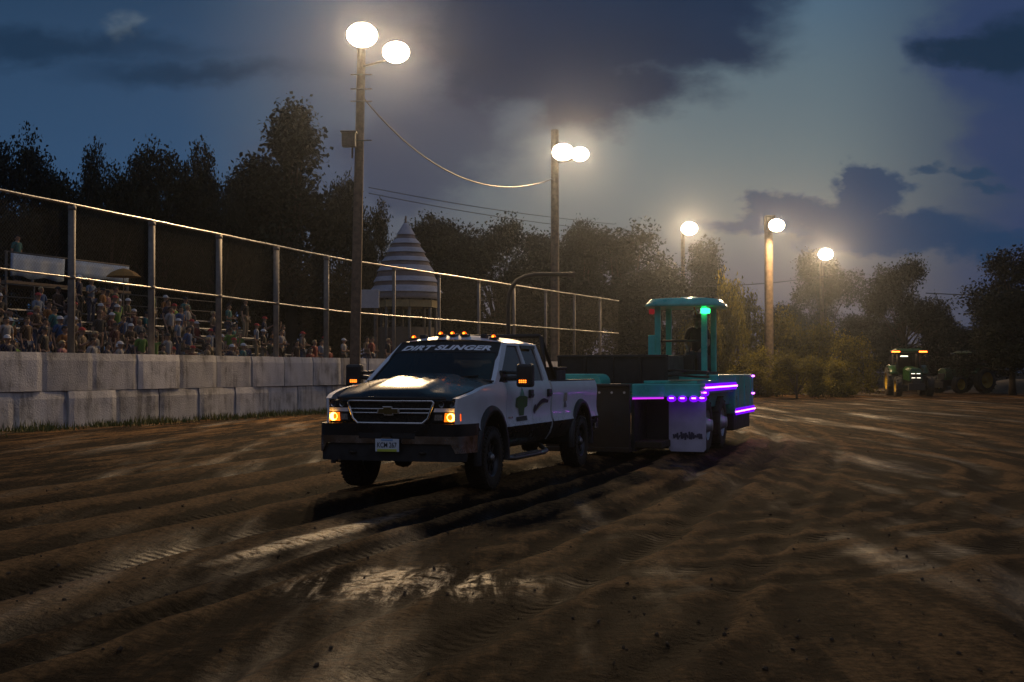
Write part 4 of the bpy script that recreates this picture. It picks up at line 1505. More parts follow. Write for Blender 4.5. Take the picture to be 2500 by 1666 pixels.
    rk.tube([(-0.74, 2.78, 1.98), (0.74, 2.78, 1.98)], 0.03, 8)
    rk.tube([(-0.78, 2.78, 1.66), (0.78, 2.78, 1.66)], 0.02, 8)
    rk.build('headache_rack', BLACKM, T)
    tb = MB()
    tb.box((0, 3.42, 1.40), (1.74, 0.50, 0.20))
    tb.box((0, 3.42, 1.515), (1.78, 0.54, 0.035))
    tb.build('toolbox', BLACKM, T, bevel=0.012)
    # ---- wheels
    def wheel(sg, y, first=None):
        w = bpy.data.objects.new('wheel', None)
        C.objects.link(w)
        w.parent = T
        w.location = (sg * 0.835, y, 0.39)
        if sg < 0:
            w.rotation_euler = (0, 0, PI)
        if first:
            for ch in first.children:
                c = ch.copy()
                C.objects.link(c)
                c.parent = w
            return w
        ty = MB()
        prof = [(0.235, -0.115), (0.27, -0.135), (0.33, -0.138), (0.365, -0.125), (0.383, -0.10), (0.386, 0), (0.383, 0.10), (0.365, 0.125), (0.33, 0.138), (0.27, 0.135), (0.235, 0.115), (0.22, 0.0)]
        ty.lathe(prof, 48, 'X', closed=True)
        for k in range(40):
            a = 2 * PI * k / 40
            for (xx, oa) in ((-0.085, 0), (-0.03, 0.07), (0.03, 0), (0.085, 0.07)):
                ca, sa = math.cos(a + oa), math.sin(a + oa)
                ty.box((xx, 0.388 * ca, 0.388 * sa), (0.045, 0.014, 0.038), rot=(a + oa, 0, 0))
            ty.box((0.128, 0.366 * math.cos(a), 0.366 * math.sin(a)), (0.02, 0.035, 0.03), rot=(a, 0, 0))
        ty.build('tyre', RUBBER, w)
        rm = MB()
        rm.lathe([(0.235, 0.12), (0.225, 0.118), (0.21, 0.09), (0.20, 0.04), (0.195, -0.11), (0.235, -0.12)], 36, 'X')
        rm.lathe([(0.20, 0.045), (0.12, 0.05), (0.09, 0.075), (0.07, 0.105), (0.0, 0.11)], 36, 'X')
        for k in range(8):
            a = 2 * PI * k / 8
            rm.box((0.065, 0.145 * math.cos(a), 0.145 * math.sin(a)), (0.035, 0.13, 0.05), rot=(a, 0, 0))
            rm.tube([(0.08, 0.095 * math.cos(a + .39), 0.095 * math.sin(a + .39)), (0.1, 0.095 * math.cos(a + .39), 0.095 * math.sin(a + .39))], 0.011, 6)
        rm.build('rim', RIM, w)
        cp = MB()
        cp.lathe([(0.05, 0.10), (0.05, 0.122), (0.036, 0.132), (0.0, 0.134)], 20, 'X')
        cp.build('hub_cap', CHROME, w)
        return w
    w0 = wheel(1, 0.0)
    wheel(-1, 0.0, w0)
    wheel(1, WB, w0)
    wheel(-1, WB, w0)
    # ---- decals on the side facing the camera (driver side)
    sp = lambda a, b, off: Vector((xs(a, b) + 0.004 + off * -1, a, b))
    dd = doors[(1, 0)]

    def decal(name, poly, m, off=0.0, parent=T):
        n = len(poly)
        mb = MB()
        # follow the panel: subdivide by triangle fan from the centroid
        ca = sum(p[0] for p in poly) / n
        cb = sum(p[1] for p in poly) / n
        vs = [sp(ca, cb, -0.003 - off)] + [sp(a, b, -0.003 - off) for a, b in poly]
        mb.add(vs, [(0, 1 + k, 1 + (k + 1) % n) for k in range(n)])
        return mb.build(name, m, parent, recalc=True)
    c0 = 1.20
    decal('crest_decal', [(c0 - 0.10, 1.12), (c0 + 0.13, 1.12), (c0 + 0.085, 1.19), (c0 + 0.02, 1.26), (c0 - 0.045, 1.19)], DECALT, 0.0, dd)
    decal('crest_decal', [(c0 - 0.24, 1.00), (c0 - 0.13, 0.98), (c0 + 0.16, 0.98), (c0 + 0.27, 1.00), (c0 + 0.26, 1.12), (c0 + 0.14, 1.14), (c0 - 0.11, 1.14), (c0 - 0.23, 1.12)], DECALG, 0.001, dd)
    decal('crest_decal', [(c0 - 0.12, 0.982), (c0 + 0.15, 0.982), (c0 + 0.11, 0.88), (c0 - 0.08, 0.88)], DECALG, 0.0, dd)
    decal('crest_base_decal', [(c0 - 0.22, 0.81), (c0 + 0.24, 0.81), (c0 + 0.24, 0.872), (c0 - 0.22, 0.866)], mat('decal_dark_olive', (0.04, 0.045, 0.03), 0.6, var=0.6, vscale=60), 0.001, dd)
    d2 = doors[(1, 1)]
    # sweeping crescent with pale under-stroke
    arc = []
    for k in range(13):
        s = k / 12
        arc.append((1.77 + 0.70 * s, 0.925 + 0.185 * math.sin(min(1, s * 1.15) * PI * 0.62) - 0.03 * s))
    low = []
    for k in range(13):
        s = 1 - k / 12
        low.append((1.80 + 0.66 * s, 0.905 + 0.155 * math.sin(min(1, s * 1.15) * PI * 0.62) ** 1.2 - 0.02 * s - 0.02 * math.sin(s * PI)))

    def strip(name, up, dn, m, off, parent):
        mb = MB()
        n = len(up) - 1
        mb.grid([sp(a, b, -0.003 - off) for a, b in up] + [sp(a, b, -0.003 - off) for a, b in dn[::-1]], n, 1)
        return mb.build(name, m, parent)
    strip('crescent_decal', arc, low, DECALK, 0.001, d2)
    decal('crescent_decal', [(1.76, 0.93), (1.80, 1.0), (1.88, 1.02), (1.86, 0.95), (1.83, 0.89), (1.79, 0.885)], DECALK, 0.002, d2)
    up2 = [(a + 0.05 + 0.02 * i / 12, b - 0.035) for i, (a, b) in enumerate(arc)][1:11]
    dn2 = [(a + 0.05 + 0.02 * i / 12, b - 0.035 - 0.045 * math.sin(PI * i / 11)) for i, (a, b) in enumerate(arc)][1:11]
    strip('crescent_understroke_decal', up2, dn2[::-1], DECALY, 0.0, d2)
    decal('bed_sticker', [(3.28, 1.03), (3.46, 1.03), (3.44, 1.15), (3.30, 1.15)], DECALY, 0.0)
    decal('bed_sticker', [(3.29, 0.935), (3.45, 0.935), (3.43, 0.985), (3.38, 1.03), (3.34, 1.03), (3.31, 0.985)], mat('sticker_grey', (0.2, 0.2, 0.17), 0.6, var=0.5, vscale=40), 0.0)
    mb = MB()
    mb.box((xs(0.78, 0.87) + 0.004, 0.74, 0.868), (0.01, 0.17, 0.02))
    mb.build('door_badge', CHROME, dd)
    return T


TRUCK = build_truck()


# ------------------------------------------------------------------ pulling sled (local: front is -Y)
def build_sled():
    T = thing('pulling_sled', 'teal pulling sled with canopied cab and purple light strips, behind the truck', 'pulling sled', (2.19, 24.0, 0.0), -TH)
    # side skid frame, rails
    mb = MB()
    mb.box((1.0, 3.2, 0.93), (0.22, 6.4, 0.26))
    mb.box((-1.0, 3.2, 0.93), (0.22, 6.4, 0.26))
    for y in (0.3, 2.0, 4.0, 6.0):
        mb.box((0, y, 0.93), (1.8, 0.2, 0.2))
    mb.build('rail_frame', TEALD, T, bevel=0.015)
    # push pan front: dark upright blade
    mb = MB()
    mb.box((-0.62, -0.92, 0.66), (1.5, 0.10, 1.17))
    mb.box((-0.62, -0.97, 1.225), (1.54, 0.16, 0.05))
    mb.box((-0.62, -0.98, 0.12), (1.54, 0.2, 0.08))
    for x in (-1.2, -0.6, 0.0):
        mb.box((x, -0.7, 0.5), (0.05, 0.4, 0.7))
    mb.build('front_blade', DARKSTEEL, T, bevel=0.012)
    mb = MB()
    mb.box((-0.3, 0.5, 0.2), (1.9, 2.6, 0.12))
    mb.build('skid_pan', DARKSTEEL, T, bevel=0.02)
    # teal nose box, its plan cut back at the corner
    plan = [(0.16, -0.92), (0.62, -0.36), (1.24, -0.36), (1.24, 0.28), (0.16, 0.28)]
    MB().prism(plan, lambda a, b, o: Vector((a, b, 1.015 + o)), 0.235).build('nose_box', TEAL, T, bevel=0.02)
    MB().prism([(x * 0.98, y + 0.01) for x, y in [(0.30, -0.6), (0.62, -0.2), (1.20, -0.3), (1.20, 1.8), (0.30, 1.8)]], lambda a, b, o: Vector((a, b, 1.252 + o)), 0.05).build('deck', TEAL, T, bevel=0.01)
    MB().prism([(0.66, -0.28), (1.2, -0.28), (1.16, 0.9), (0.75, 0.6)], lambda a, b, o: Vector((a, b, 1.304 + o)), 0.012).build('deck_plate', DECALY, T)
    # rounded teal cowl behind the truck bed
    cw = []
    for k in range(9):
        a = PI / 2 * k / 8
        cw.append((-0.62 + 0.14 * math.sin(a), 1.28 + 0.14 * math.cos(a)))
    poly = [(-1.35, 1.20), (-1.35, 1.42)] + cw + [(-0.48, 1.20)]
    MB().prism(poly, lambda a, b, o: Vector((a, -0.55 + o, b)), 0.7).build('engine_cowl', TEAL, T, bevel=0.015)
    # dark plates under the nose box and deck
    mb = MB()
    mb.box((0.68, 0.16, 0.55), (1.06, 0.06, 0.92))
    mb.box((0.16, -0.3, 0.55), (0.06, 1.1, 0.92))
    mb.build('under_plate', BLACKM, T)
    # weight box on the rails
    mb = MB()
    mb.box((-0.58, 1.5, 1.50), (2.06, 1.6, 0.52))
    mb.box((-0.58, 0.69, 1.745), (2.10, 0.06, 0.05))
    mb.box((-0.58, 2.31, 1.745), (2.10, 0.06, 0.05))
    for x in (-1.6, -1.1, -0.58, -0.06, 0.44):
        mb.box((x, 0.685, 1.49), (0.05, 0.04, 0.46))
    mb.build('weight_box', DARKSTEEL, T, bevel=0.01)
    # front wheel flap
    fl = MB()
    fl.prism([(0.62, 0.10), (0.66, 0.05), (1.24, 0.05), (1.28, 0.10), (1.28, 1.0), (0.62, 1.0)], lambda a, b, o: Vector((a, -0.02 + o, b)), 0.02)
    flap = fl.build('mud_flap', mat('flap_grey', (0.52, 0.50, 0.58), 0.55, var=0.15, vscale=3), T, bevel=0.004)
    # smeared dark lettering patch on the flap: illegible scroll
    rnd = random.Random(4)
    mb = MB()
    for k in range(15):
        x = 0.71 + 0.49 * k / 14
        h = rnd.uniform(0.05, 0.12) * (0.75 + 0.4 * (k % 4 != 3))
        mb.box((x, -0.025, 0.33 + rnd.uniform(-0.012, 0.012)), (rnd.uniform(0.02, 0.045), 0.004, h), rot=(0, R(rnd.uniform(-14, 14)), 0))
    mb.build('flap_marking', mat('flap_ink', (0.05, 0.05, 0.085), 0.6), flap)
    # wheels: two axles per side
    def sw(x, y, src=None):
        w = bpy.data.objects.new('wheel', None)
        C.objects.link(w)
        w.parent = T
        w.location = (x, y, 0.49)
        if x < 0:
            w.rotation_euler = (0, 0, PI)
        if src:
            for c in src.children:
                k = c.copy()
                C.objects.link(k)
                k.parent = w
            return w
        ty = MB()
        ty.lathe([(0.27, -0.13), (0.44, -0.14), (0.49, -0.11), (0.495, 0), (0.49, 0.11), (0.44, 0.14), (0.27, 0.13), (0.26, 0)], 40, 'X', closed=True)
        for k in range(28):
            a = 2 * PI * k / 28
            ty.box((0.05 * (-1) ** k, 0.497 * math.cos(a), 0.497 * math.sin(a)), (0.17, 0.02, 0.04), rot=(a, 0, 0))
        ty.build('tyre', RUBBER, w)
        rm = MB()
        rm.lathe([(0.275, 0.13), (0.26, 0.125), (0.24, 0.05), (0.16, 0.08), (0.11, 0.16), (0.10, 0.21), (0.0, 0.215)], 28, 'X')
        for k in range(10):
            a = 2 * PI * k / 10
            rm.tube([(0.07, 0.19 * math.cos(a), 0.19 * math.sin(a)), (0.10, 0.19 * math.cos(a), 0.19 * math.sin(a))], 0.015, 6)
        rm.build('rim', ALLOY, w)
        return w
    s0 = sw(1.06, 0.72)
    sw(1.06, 2.36, s0)
    sw(-1.06, 0.72, s0)
    sw(-1.06, 2.36, s0)
    # upper side cabinet and rear body
    mb = MB()
    mb.box((0.55, 5.1, 1.0), (1.34, 2.7, 0.80))
    mb.box((0.60, 2.85, 1.31), (1.22, 2.1, 0.18))
    mb.build('rear_body', TEAL, T, bevel=0.02)
    mb = MB()
    mb.box((-0.65, 5.1, 0.95), (1.0, 2.7, 0.7))
    mb.build('rear_body', TEALD, T, bevel=0.02)
    MB().box((0.55, 5.2, 0.42), (1.2, 2.3, 0.34)).build('under_tank', BLACKM, T, bevel=0.03)
    # bolts and stiffeners, chain at the nose, hoses
    for k in range(7):
        mb = MB()
        mb.tube([(-1.28 + 0.22 * k, -0.975, 1.10), (-1.28 + 0.22 * k, -0.99, 1.10)], 0.022, 6)
        mb.build('bolt', ALLOY, T)
    mb = MB()
    for k in range(10):
        c0 = Vector((-0.55 - 0.12 * k, -1.05 - 0.10 * k, 0.52 - 0.012 * (k - 5) ** 2 * 0.3))
        a = [c0 + Vector((0.055 * math.cos(q), 0.05 * math.cos(q) + (0.02 * math.sin(q) if k % 2 else 0), 0.0 if k % 2 else 0.03 * math.sin(q))) for q in [2 * PI * i / 12 for i in range(13)]]
        mb.tube(a, 0.012, 6, caps=False)
    mb.build('tow_chain', DARKSTEEL, T)
    for dz in (0.0, 0.09):
        MB().tube([(0.3, 0.9, 1.36 + dz), (0.6, 0.7, 1.40 + dz), (0.95, 0.8, 1.37 + dz), (1.1, 1.3, 1.36 + dz), (0.9, 2.3, 1.36)], 0.022, 8).build('hose', BLACKM, T)
    for y in (4.2, 5.1, 6.0):
        MB().box((1.226, y, 1.02), (0.014, 0.05, 0.68)).build('stiffener', TEAL, T)
    # wheel arch between
    mb = MB()
    mb.box((1.20, 1.85, 1.14), (0.06, 3.4, 0.16))
    mb.build('wheel_fender', TEALD, T, bevel=0.01)
    mb = MB()
    mb.box((0.75, 1.6, 0.66), (0.06, 3.0, 0.9))
    mb.build('inner_guard', BLACKM, T)
    # purple lights
    for k in range(14):
        y = 0.28 + 3.45 * k / 13
        MB().box((1.247, y, 1.175), (0.024, 0.225, 0.026)).build('light_strip', PURPLE, T)
    for k in range(9):
        y = 3.9 + 2.5 * k / 8
        MB().box((1.241, y, 0.645), (0.024, 0.26, 0.026)).build('light_strip', PURPLE, T)
    MB().box((1.236, 2.0, 1.175), (0.02, 3.65, 0.14)).build('strip_halo', PURPLEH, T, bevel=0.008)  # glowing slabs added behind the strips to imitate their violet halo
    MB().box((1.230, 5.15, 0.645), (0.02, 2.65, 0.14)).build('strip_halo', PURPLEH, T, bevel=0.008)
    for (x, y, z) in ((0.74, -0.375, 1.0), (0.93, -0.375, 1.0), (1.13, -0.375, 1.0), (1.245, -0.2, 1.0), (1.25, 0.0, 1.09)):
        MB().box((x, y, z), (0.075, 0.03, 0.022)).build('marker_lamp', PURPLE, T, bevel=0.006)
        lb_ = MB().lathe([(0.001, -0.016), (0.6, -0.012), (1.0, 0.0), (0.9, 0.012), (0.001, 0.014)], 18, 'Y')
        lb_.v = [(v[0] * 0.085 + x, v[1] + y + 0.014, v[2] * 0.058 + z - 0.012) for v in lb_.v]
        lb_.build('lamp_halo', PURPLEH, T)  # glowing disc added to imitate the halo round each lamp
    for z in (1.36, 0.98):
        MB().box((1.236, 6.35, z), (0.03, 0.16, 0.03)).build('marker_lamp', PURPLE, T, bevel=0.006)
    MB().prism([(0.17, -0.935), (0.60, -0.385), (0.60, -0.36), (0.17, -0.9)], lambda a, b, o: Vector((a, b, 0.985 + o)), 0.03).build('glow_strip', PURPLES, T)
    # cab: posts, roof, rail, console, seat
    for (x, y) in ((-0.12, 2.6), (0.80, 2.6), (-0.12, 3.7), (0.80, 3.7)):
        mb = MB()
        mb.box((x, y, 2.08), (0.11, 0.11, 1.34))
        if (x, y) == (-0.12, 2.6):
            mb.box((x - 0.11, y - 0.01, 1.93), (0.14, 0.16, 0.5))
        mb.build('cab_post', TEAL, T, bevel=0.015)
    rf = MB()
    n = 24
    prof = [(0.80, 0.0), (0.83, 0.02), (0.80, 0.07), (0.72, 0.155), (0.5, 0.18), (0.0, 0.19)]
    pts = []
    for (r_, h) in prof:
        for k in range(n + 1):
            a = 2 * PI * k / n
            c_, s_ = math.cos(a), math.sin(a)
            sq = (abs(c_) ** 5 + abs(s_) ** 5) ** (-1 / 5)
            pts.append((0.36 + r_ * c_ * sq * 0.92, 3.1 + r_ * s_ * sq * 0.98, 2.73 + h))
    rf.grid(pts, n, len(prof) - 1)
    rf.add([(0.36 - 0.72, 3.1 - 0.77, 2.732), (0.36 + 0.72, 3.1 - 0.77, 2.732), (0.36 + 0.72, 3.1 + 0.77, 2.732), (0.36 - 0.72, 3.1 + 0.77, 2.732)], [(0, 1, 2, 3)])
    rf.box((0.42, 3.1, 2.93), (0.3, 0.3, 0.03))
    rf.build('canopy_roof', TEAL, T)
    MB().tube([(-0.06, 2.6, 2.06), (0.74, 2.6, 2.06)], 0.022, 8).build('hand_rail', BLACKM, T)
    mb = MB()
    mb.box((0.36, 3.1, 1.43), (1.05, 1.3, 0.06))
    mb.build('cab_floor', BLACKM, T)
    mb = MB()
    mb.box((0.52, 3.5, 1.62), (0.46, 0.42, 0.34))
    mb.box((0.52, 3.72, 1.98), (0.44, 0.1, 0.5))
    mb.build('seat', SEATM, T, bevel=0.03)
    mb = MB()
    mb.box((0.36, 2.75, 1.62), (0.42, 0.2, 0.34))
    for x in (0.24, 0.36, 0.48):
        mb.tube([(x, 2.78, 1.78), (x, 2.74, 1.98)], 0.012, 6)
    mb.build('console', BLACKM, T, bevel=0.01)
    g = MB().lathe([(0.0, -0.09), (0.05, -0.085), (0.06, 0), (0.05, 0.085), (0.0, 0.09)], 14, 'X', (0.84, 2.5, 2.64))
    g.build('signal_lamp', GREENL, T)
    g = MB().lathe([(0.0, -0.05), (0.05, -0.045), (0.055, 0), (0.05, 0.045), (0.0, 0.05)], 14, 'X', (-0.22, 2.5, 2.64))
    g.build('signal_lamp', REDL, T)
    MB().tube([(0.62, 2.5, 2.72), (0.66, 2.5, 2.56)], 0.018, 8).build('signal_flag', mat('flag_red', (0.45, 0.02, 0.02), 0.6), T)
    return T


SLED = build_sled()


# ------------------------------------------------------------------ tractors
def wheel_big(parent, x, y, r, w, rimc):
    wl = bpy.data.objects.new('wheel', None)
    C.objects.link(wl)
    wl.parent = parent
    wl.location = (x, y, r)
    if x < 0:
        wl.rotation_euler = (0, 0, PI)
    ty = MB()
    ty.lathe([(0.6 * r, -w / 2), (0.9 * r, -w / 2), (0.96 * r, -w * 0.42), (0.97 * r, 0), (0.96 * r, w * 0.42), (0.9 * r, w / 2), (0.6 * r, w / 2)], 32, 'X')
    n = 18
    for k in range(n):
        a = 2 * PI * k / n
        for sgn in (1, -1):
            a2 = a + (PI / n if sgn < 0 else 0)
            ty.box((sgn * w * 0.24, 0.975 * r * math.cos(a2), 0.975 * r * math.sin(a2)), (w * 0.5, r * 0.06, r * 0.07), rot=(a2, 0, R(18 * sgn)))
    ty.build('tyre', RUBBER, wl)
    rm = MB()
    rm.lathe([(0.62 * r, w * 0.45), (0.57 * r, w * 0.4), (0.5 * r, w * 0.1), (0.2 * r, w * 0.05), (0.14 * r, w * 0.35), (0.0, w * 0.36)], 28, 'X')
    rm.build('rim', rimc, wl)


def tractor(loc, rz, label, lit):
    T = thing('tractor', label, 'tractor', loc, rz)
    hood = MB()
    hood.prism([(-0.36, 0.85), (0.36, 0.85), (0.36, 1.45), (0.22, 1.62), (-0.22, 1.62), (-0.36, 1.45)], lambda a, b, o: Vector((a, -1.75 + o + 0.18 * (b - 0.85) * (1 - o / 2.0), b + 0.1 * o / 2)), 2.1)
    hood.build('hood', GREEN, T, bevel=0.04)
    gr = MB()
    gr.box((0, -1.72, 1.08), (0.56, 0.08, 0.4))
    gr.build('grille', BLACKM, T, bevel=0.02)
    ch = MB()
    ch.box((0, -0.5, 0.72), (0.5, 3.0, 0.35))
    ch.box((0, -1.85, 0.55), (0.9, 0.35, 0.4))
    ch.tube([(-0.75, -1.05, 0.55), (0.75, -1.05, 0.55)], 0.09, 10)
    ch.tube([(-0.85, 1.15, 0.82), (0.85, 1.15, 0.82)], 0.13, 10)
    ch.build('chassis', BLACKM, T, bevel=0.02)
    cabp = MB()
    for (x, y0, y1) in ((0.66, 0.4, 0.5), (-0.66, 0.4, 0.5), (0.72, 1.7, 1.6), (-0.72, 1.7, 1.6)):
        MB().tube([(x, y0, 1.15), (x * 0.97, y1, 2.55)], 0.045, 8).build('cab_post', BLACKM, T)
    gl = MB()
    gl.box((0, 0.46, 1.9), (1.22, 0.01, 1.25))
    gl.box((0, 1.66, 1.9), (1.3, 0.01, 1.25))
    gl.box((0.69, 1.05, 1.9), (0.01, 1.1, 1.25))
    gl.box((-0.69, 1.05, 1.9), (0.01, 1.1, 1.25))
    gl.build('cab_glass', GLASSS, T)
    fl = MB()
    fl.box((0, 1.05, 1.12), (1.4, 1.35, 0.12))
    fl.box((0, 1.25, 1.45), (0.5, 0.5, 0.5))
    fl.box((0, 1.5, 1.85), (0.5, 0.12, 0.6))
    fl.build('cab_floor', BLACKM, T, bevel=0.02)
    rf = MB()
    rf.box((0, 1.05, 2.62), (1.66, 1.75, 0.14))
    rf.box((0, 1.05, 2.72), (1.4, 1.5, 0.08))
    rf.build('cab_roof', GREEN, T, bevel=0.05)
    for sg in (1, -1):
        fd = MB()
        pts = []
        for xx in (sg * 0.62, sg * 1.1):
            for k in range(11):
                a = PI * (0.1 + 0.75 * k / 10)
                pts.append((xx, 1.15 + 0.98 * math.cos(a), 0.85 + 0.95 * math.sin(a)))
        fd.grid(pts, 10, 1)
        fo = fd.build('fender', GREEN, T)
        sm = fo.modifiers.new('thick', 'SOLIDIFY')
        sm.thickness = 0.04
        wheel_big(T, sg * 0.95, 1.15, 0.85, 0.5, YELLOW)
        wheel_big(T, sg * 0.88, -1.05, 0.58, 0.36, YELLOW)
        mr = MB()
        mr.tube([(sg * 0.7, 0.42, 2.2), (sg * 1.0, 0.38, 2.25)], 0.02, 6)
        mr.box((sg * 1.05, 0.38, 2.15), (0.16, 0.06, 0.3))
        mr.build('mirror', BLACKM, T, bevel=0.01)
        l = MB()
        l.box((sg * 0.78, 0.16, 2.58), (0.46, 0.05, 0.075))
        l.build('roof_lamp', ORANGEL if lit else LENS, T, bevel=0.01)
        for z in ((1.3, 1.06) if lit else (1.3,)):
            h = MB()
            h.box((sg * 0.15, -1.78 if z < 1.2 else -1.70, z), (0.2, 0.04, 0.028))
            h.build('headlamp', WHITEL if lit else LENS, T, bevel=0.006)
    if lit:
        MB().box((-0.28, 0.3, 2.32), (0.42, 0.04, 0.06)).build('work_lamp', WHITEL, T, bevel=0.006)
    ex = MB()
    ex.tube([(0.3, -0.35, 1.55), (0.3, -0.35, 2.3), (0.3, -0.3, 2.45)], 0.05, 10)
    ex.build('exhaust_stack', DARKSTEEL, T)
    return T


_p = at(2222, 905, 78.5)
tractor((_p.x, _p.y, 0), R(-6), 'green tractor facing the camera with orange roof lamps lit', True)
_p = at(2345, 905, 88)
tractor((_p.x, _p.y, 0), R(-62), 'unlit green tractor with yellow wheels, seen side-on at the right', False)

# earth bank at the far right edge of the dirt
mb = MB()
nu, nv = 60, 10
pts = []
for j in range(nv + 1):
    for i in range(nu + 1):
        x = 29 + 30 * i / nu
        w = j / nv * 2 - 1
        h = 1.0 * (1 - w * w) * min(1, i / 10) + 0.12 * noise.noise(Vector((x * 0.6, w * 2, 0)))
        pts.append((x, 92 + 2.4 * w - 0.04 * (x - 29) ** 1.2, -0.1 + h))
mb.grid(pts, nu, nv)
tag(mb.build('earth_bank', mat('bank_dirt', (0.12, 0.08, 0.045), 0.9, var=0.4, vscale=1.5, bump=0.05, bscale=3), recalc=False), 'low dirt bank beyond the tractors at the right edge', None, None, 'structure')

# old tyre lying at the track edge
_p = at(2012, 950, 88)
ty = MB()
ty.lathe([(0.3, 0), (0.62, 0.0), (0.72, 0.1), (0.72, 0.3), (0.62, 0.4), (0.3, 0.4), (0.27, 0.2)], 26, closed=True)
tag(ty.build('old_tyre', RUBBER, loc=(_p.x, _p.y, -0.02)), 'dark old tyre lying on the dirt before the bushes', 'tyre')


# ------------------------------------------------------------------ striped cone pavilion
def pavilion():
    Y = 69.0
    c = at(990, 905, Y)
    T = thing('striped_pavilion', 'tall cone-roofed fair pavilion with pale and dark rings, behind the fence', 'pavilion', (c.x, c.y, 0))
    k = Y / FPX
    z = lambda py: at(990, py, Y).z
    rings = [(545, 6), (578, 22), (596, 32), (615, 42), (632, 50), (650, 58), (668, 66), (688, 74), (708, 82), (722, 90)]
    pale = mat('canvas_pale', (0.34, 0.36, 0.43), 0.7, var=0.2, vscale=2)
    dark = mat('canvas_maroon', (0.15, 0.12, 0.125), 0.7, var=0.3, vscale=2)
    cone = MB()
    pys = [545, 574, 584, 596, 606, 618, 629, 640, 650, 664, 678, 690, 700, 716]
    rad = lambda py: interp([(545, 5), (575, 20), (600, 36), (640, 56), (670, 70), (700, 78), (716, 88)], py)
    for i in range(len(pys) - 1):
        a, b = pys[i], pys[i + 1]
        lip = 4 if i % 2 == 0 else 0
        cone.lathe([(rad(a) * k, z(a)), ((rad(b) + lip) * k, z(b))], 28, mi=i % 2)
        if lip:
            cone.lathe([((rad(b) + lip) * k, z(b)), (rad(b) * k, z(b) + 0.03)], 28, mi=i % 2)
    cone.tube([(0, 0, z(548)), (0, 0, z(528))], 0.05, 8, mi=1)
    cone.build('cone_roof', [pale, dark], T)
    band = MB()
    band.lathe([(86 * k, z(716)), (86 * k, z(728)), (80 * k, z(732))], 28)
    band.build('valance', pale, T)
    for a in range(8):
        an = 2 * PI * a / 8 + 0.2
        MB().tube([(74 * k * math.cos(an), 74 * k * math.sin(an), -0.1), (74 * k * math.cos(an), 74 * k * math.sin(an), z(716))], 0.08, 8).build('post', GALVD, T)
    sg = MB()
    for a in range(8):
        a0, a1 = 2 * PI * a / 8 + 0.2, 2 * PI * (a + 1) / 8 + 0.2
        p0 = Vector((77 * k * math.cos(a0), 77 * k * math.sin(a0), 0))
        p1 = Vector((77 * k * math.cos(a1), 77 * k * math.sin(a1), 0))
        sg.add([p0 + Vector((0, 0, z(752))), p1 + Vector((0, 0, z(752))), p1 + Vector((0, 0, z(735))), p0 + Vector((0, 0, z(735)))], [(0, 1, 2, 3)])
    o = sg.build('fascia_panel', mat('fascia_cream', (0.33, 0.26, 0.12), 0.7, var=0.2), T)
    o.modifiers.new('thick', 'SOLIDIFY').thickness = 0.05
    bt = MB()
    bt.lathe([(70 * k, -0.1), (70 * k, z(800)), (66 * k, z(800)), (66 * k, -0.1)], 8)
    bt.build('booth_wall', mat('booth_brown', (0.10, 0.07, 0.045), 0.8, var=0.2), T)


pavilion()

# plain white board behind the fence
_p = at(897, 730, 63)
SB = thing('notice_board', 'plain white square board on two legs, right of the first light pole', 'board', (_p.x, _p.y, 0))
MB().box((0, 0, _p.z), (1.1, 0.07, 0.86)).build('panel', mat('board_white', (0.42, 0.44, 0.48), 0.6, var=0.1), SB, bevel=0.01)
for x in (-0.42, 0.42):
    MB().box((x, 0.07, _p.z / 2), (0.09, 0.07, _p.z)).build('leg', WOOD, SB)

# ------------------------------------------------------------------ stands and crowd
NB = Vector((-D1.y, D1.x))     # away from the track


def stand_pt(sv, off, z):
    p = A0 + D1 * sv + NB * off
    return Vector((p.x, p.y, z))


ROWS = 8
row_off = lambda j: 4.2 + 0.75 * j
row_z = lambda j: 1.1 + 0.36 * j
ang = math.atan2(D1.y, D1.x)
units = [(3.6, 10.8, 'leftmost'), (11.2, 18.4, 'middle'), (18.8, 26.0, 'right-hand')]
for (s0, s1, nm) in units:
    B = thing('bleacher', '%s of three aluminium spectator stands behind the safety fence' % nm, 'bleacher', stand_pt((s0 + s1) / 2, 4.2, 0), ang, 'spectator stands behind the fence')
    L = s1 - s0
    fr = MB()
    for x in (-L / 2 + 0.3, 0, L / 2 - 0.3):
        fr.tube([(x, -0.3, 0), (x, -0.3, row_z(0) - 0.1), (x, 0.75 * (ROWS - 1), row_z(ROWS - 1) - 0.1), (x, 0.75 * (ROWS - 1) + 0.1, 0)], 0.04, 6)
        for j in range(ROWS):
            fr.tube([(x, 0.75 * j, 0), (x, 0.75 * j, row_z(j) - 0.02)], 0.025, 6)
    fr.build('frame', GALVD, B)
    for j in range(ROWS):
        MB().box((0, 0.75 * j, row_z(j)), (L, 0.28, 0.045)).build('seat_plank', ALU, B)
        MB().box((0, 0.75 * j - 0.38, row_z(j) - 0.42), (L, 0.3, 0.04)).build('foot_plank', ALU, B)
    rl = MB()
    ztop = row_z(ROWS - 1)
    for zz in (0.5, 0.95):
        rl.tube([(-L / 2, 0.75 * ROWS, ztop + zz), (L / 2, 0.75 * ROWS, ztop + zz)], 0.025, 6)
    for x in (-L / 2, -L / 6, L / 6, L / 2):
        rl.tube([(x, 0.75 * ROWS, 0), (x, 0.75 * ROWS, ztop + 0.95)], 0.03, 6)
    rl.build('back_rail', GALVD, B)

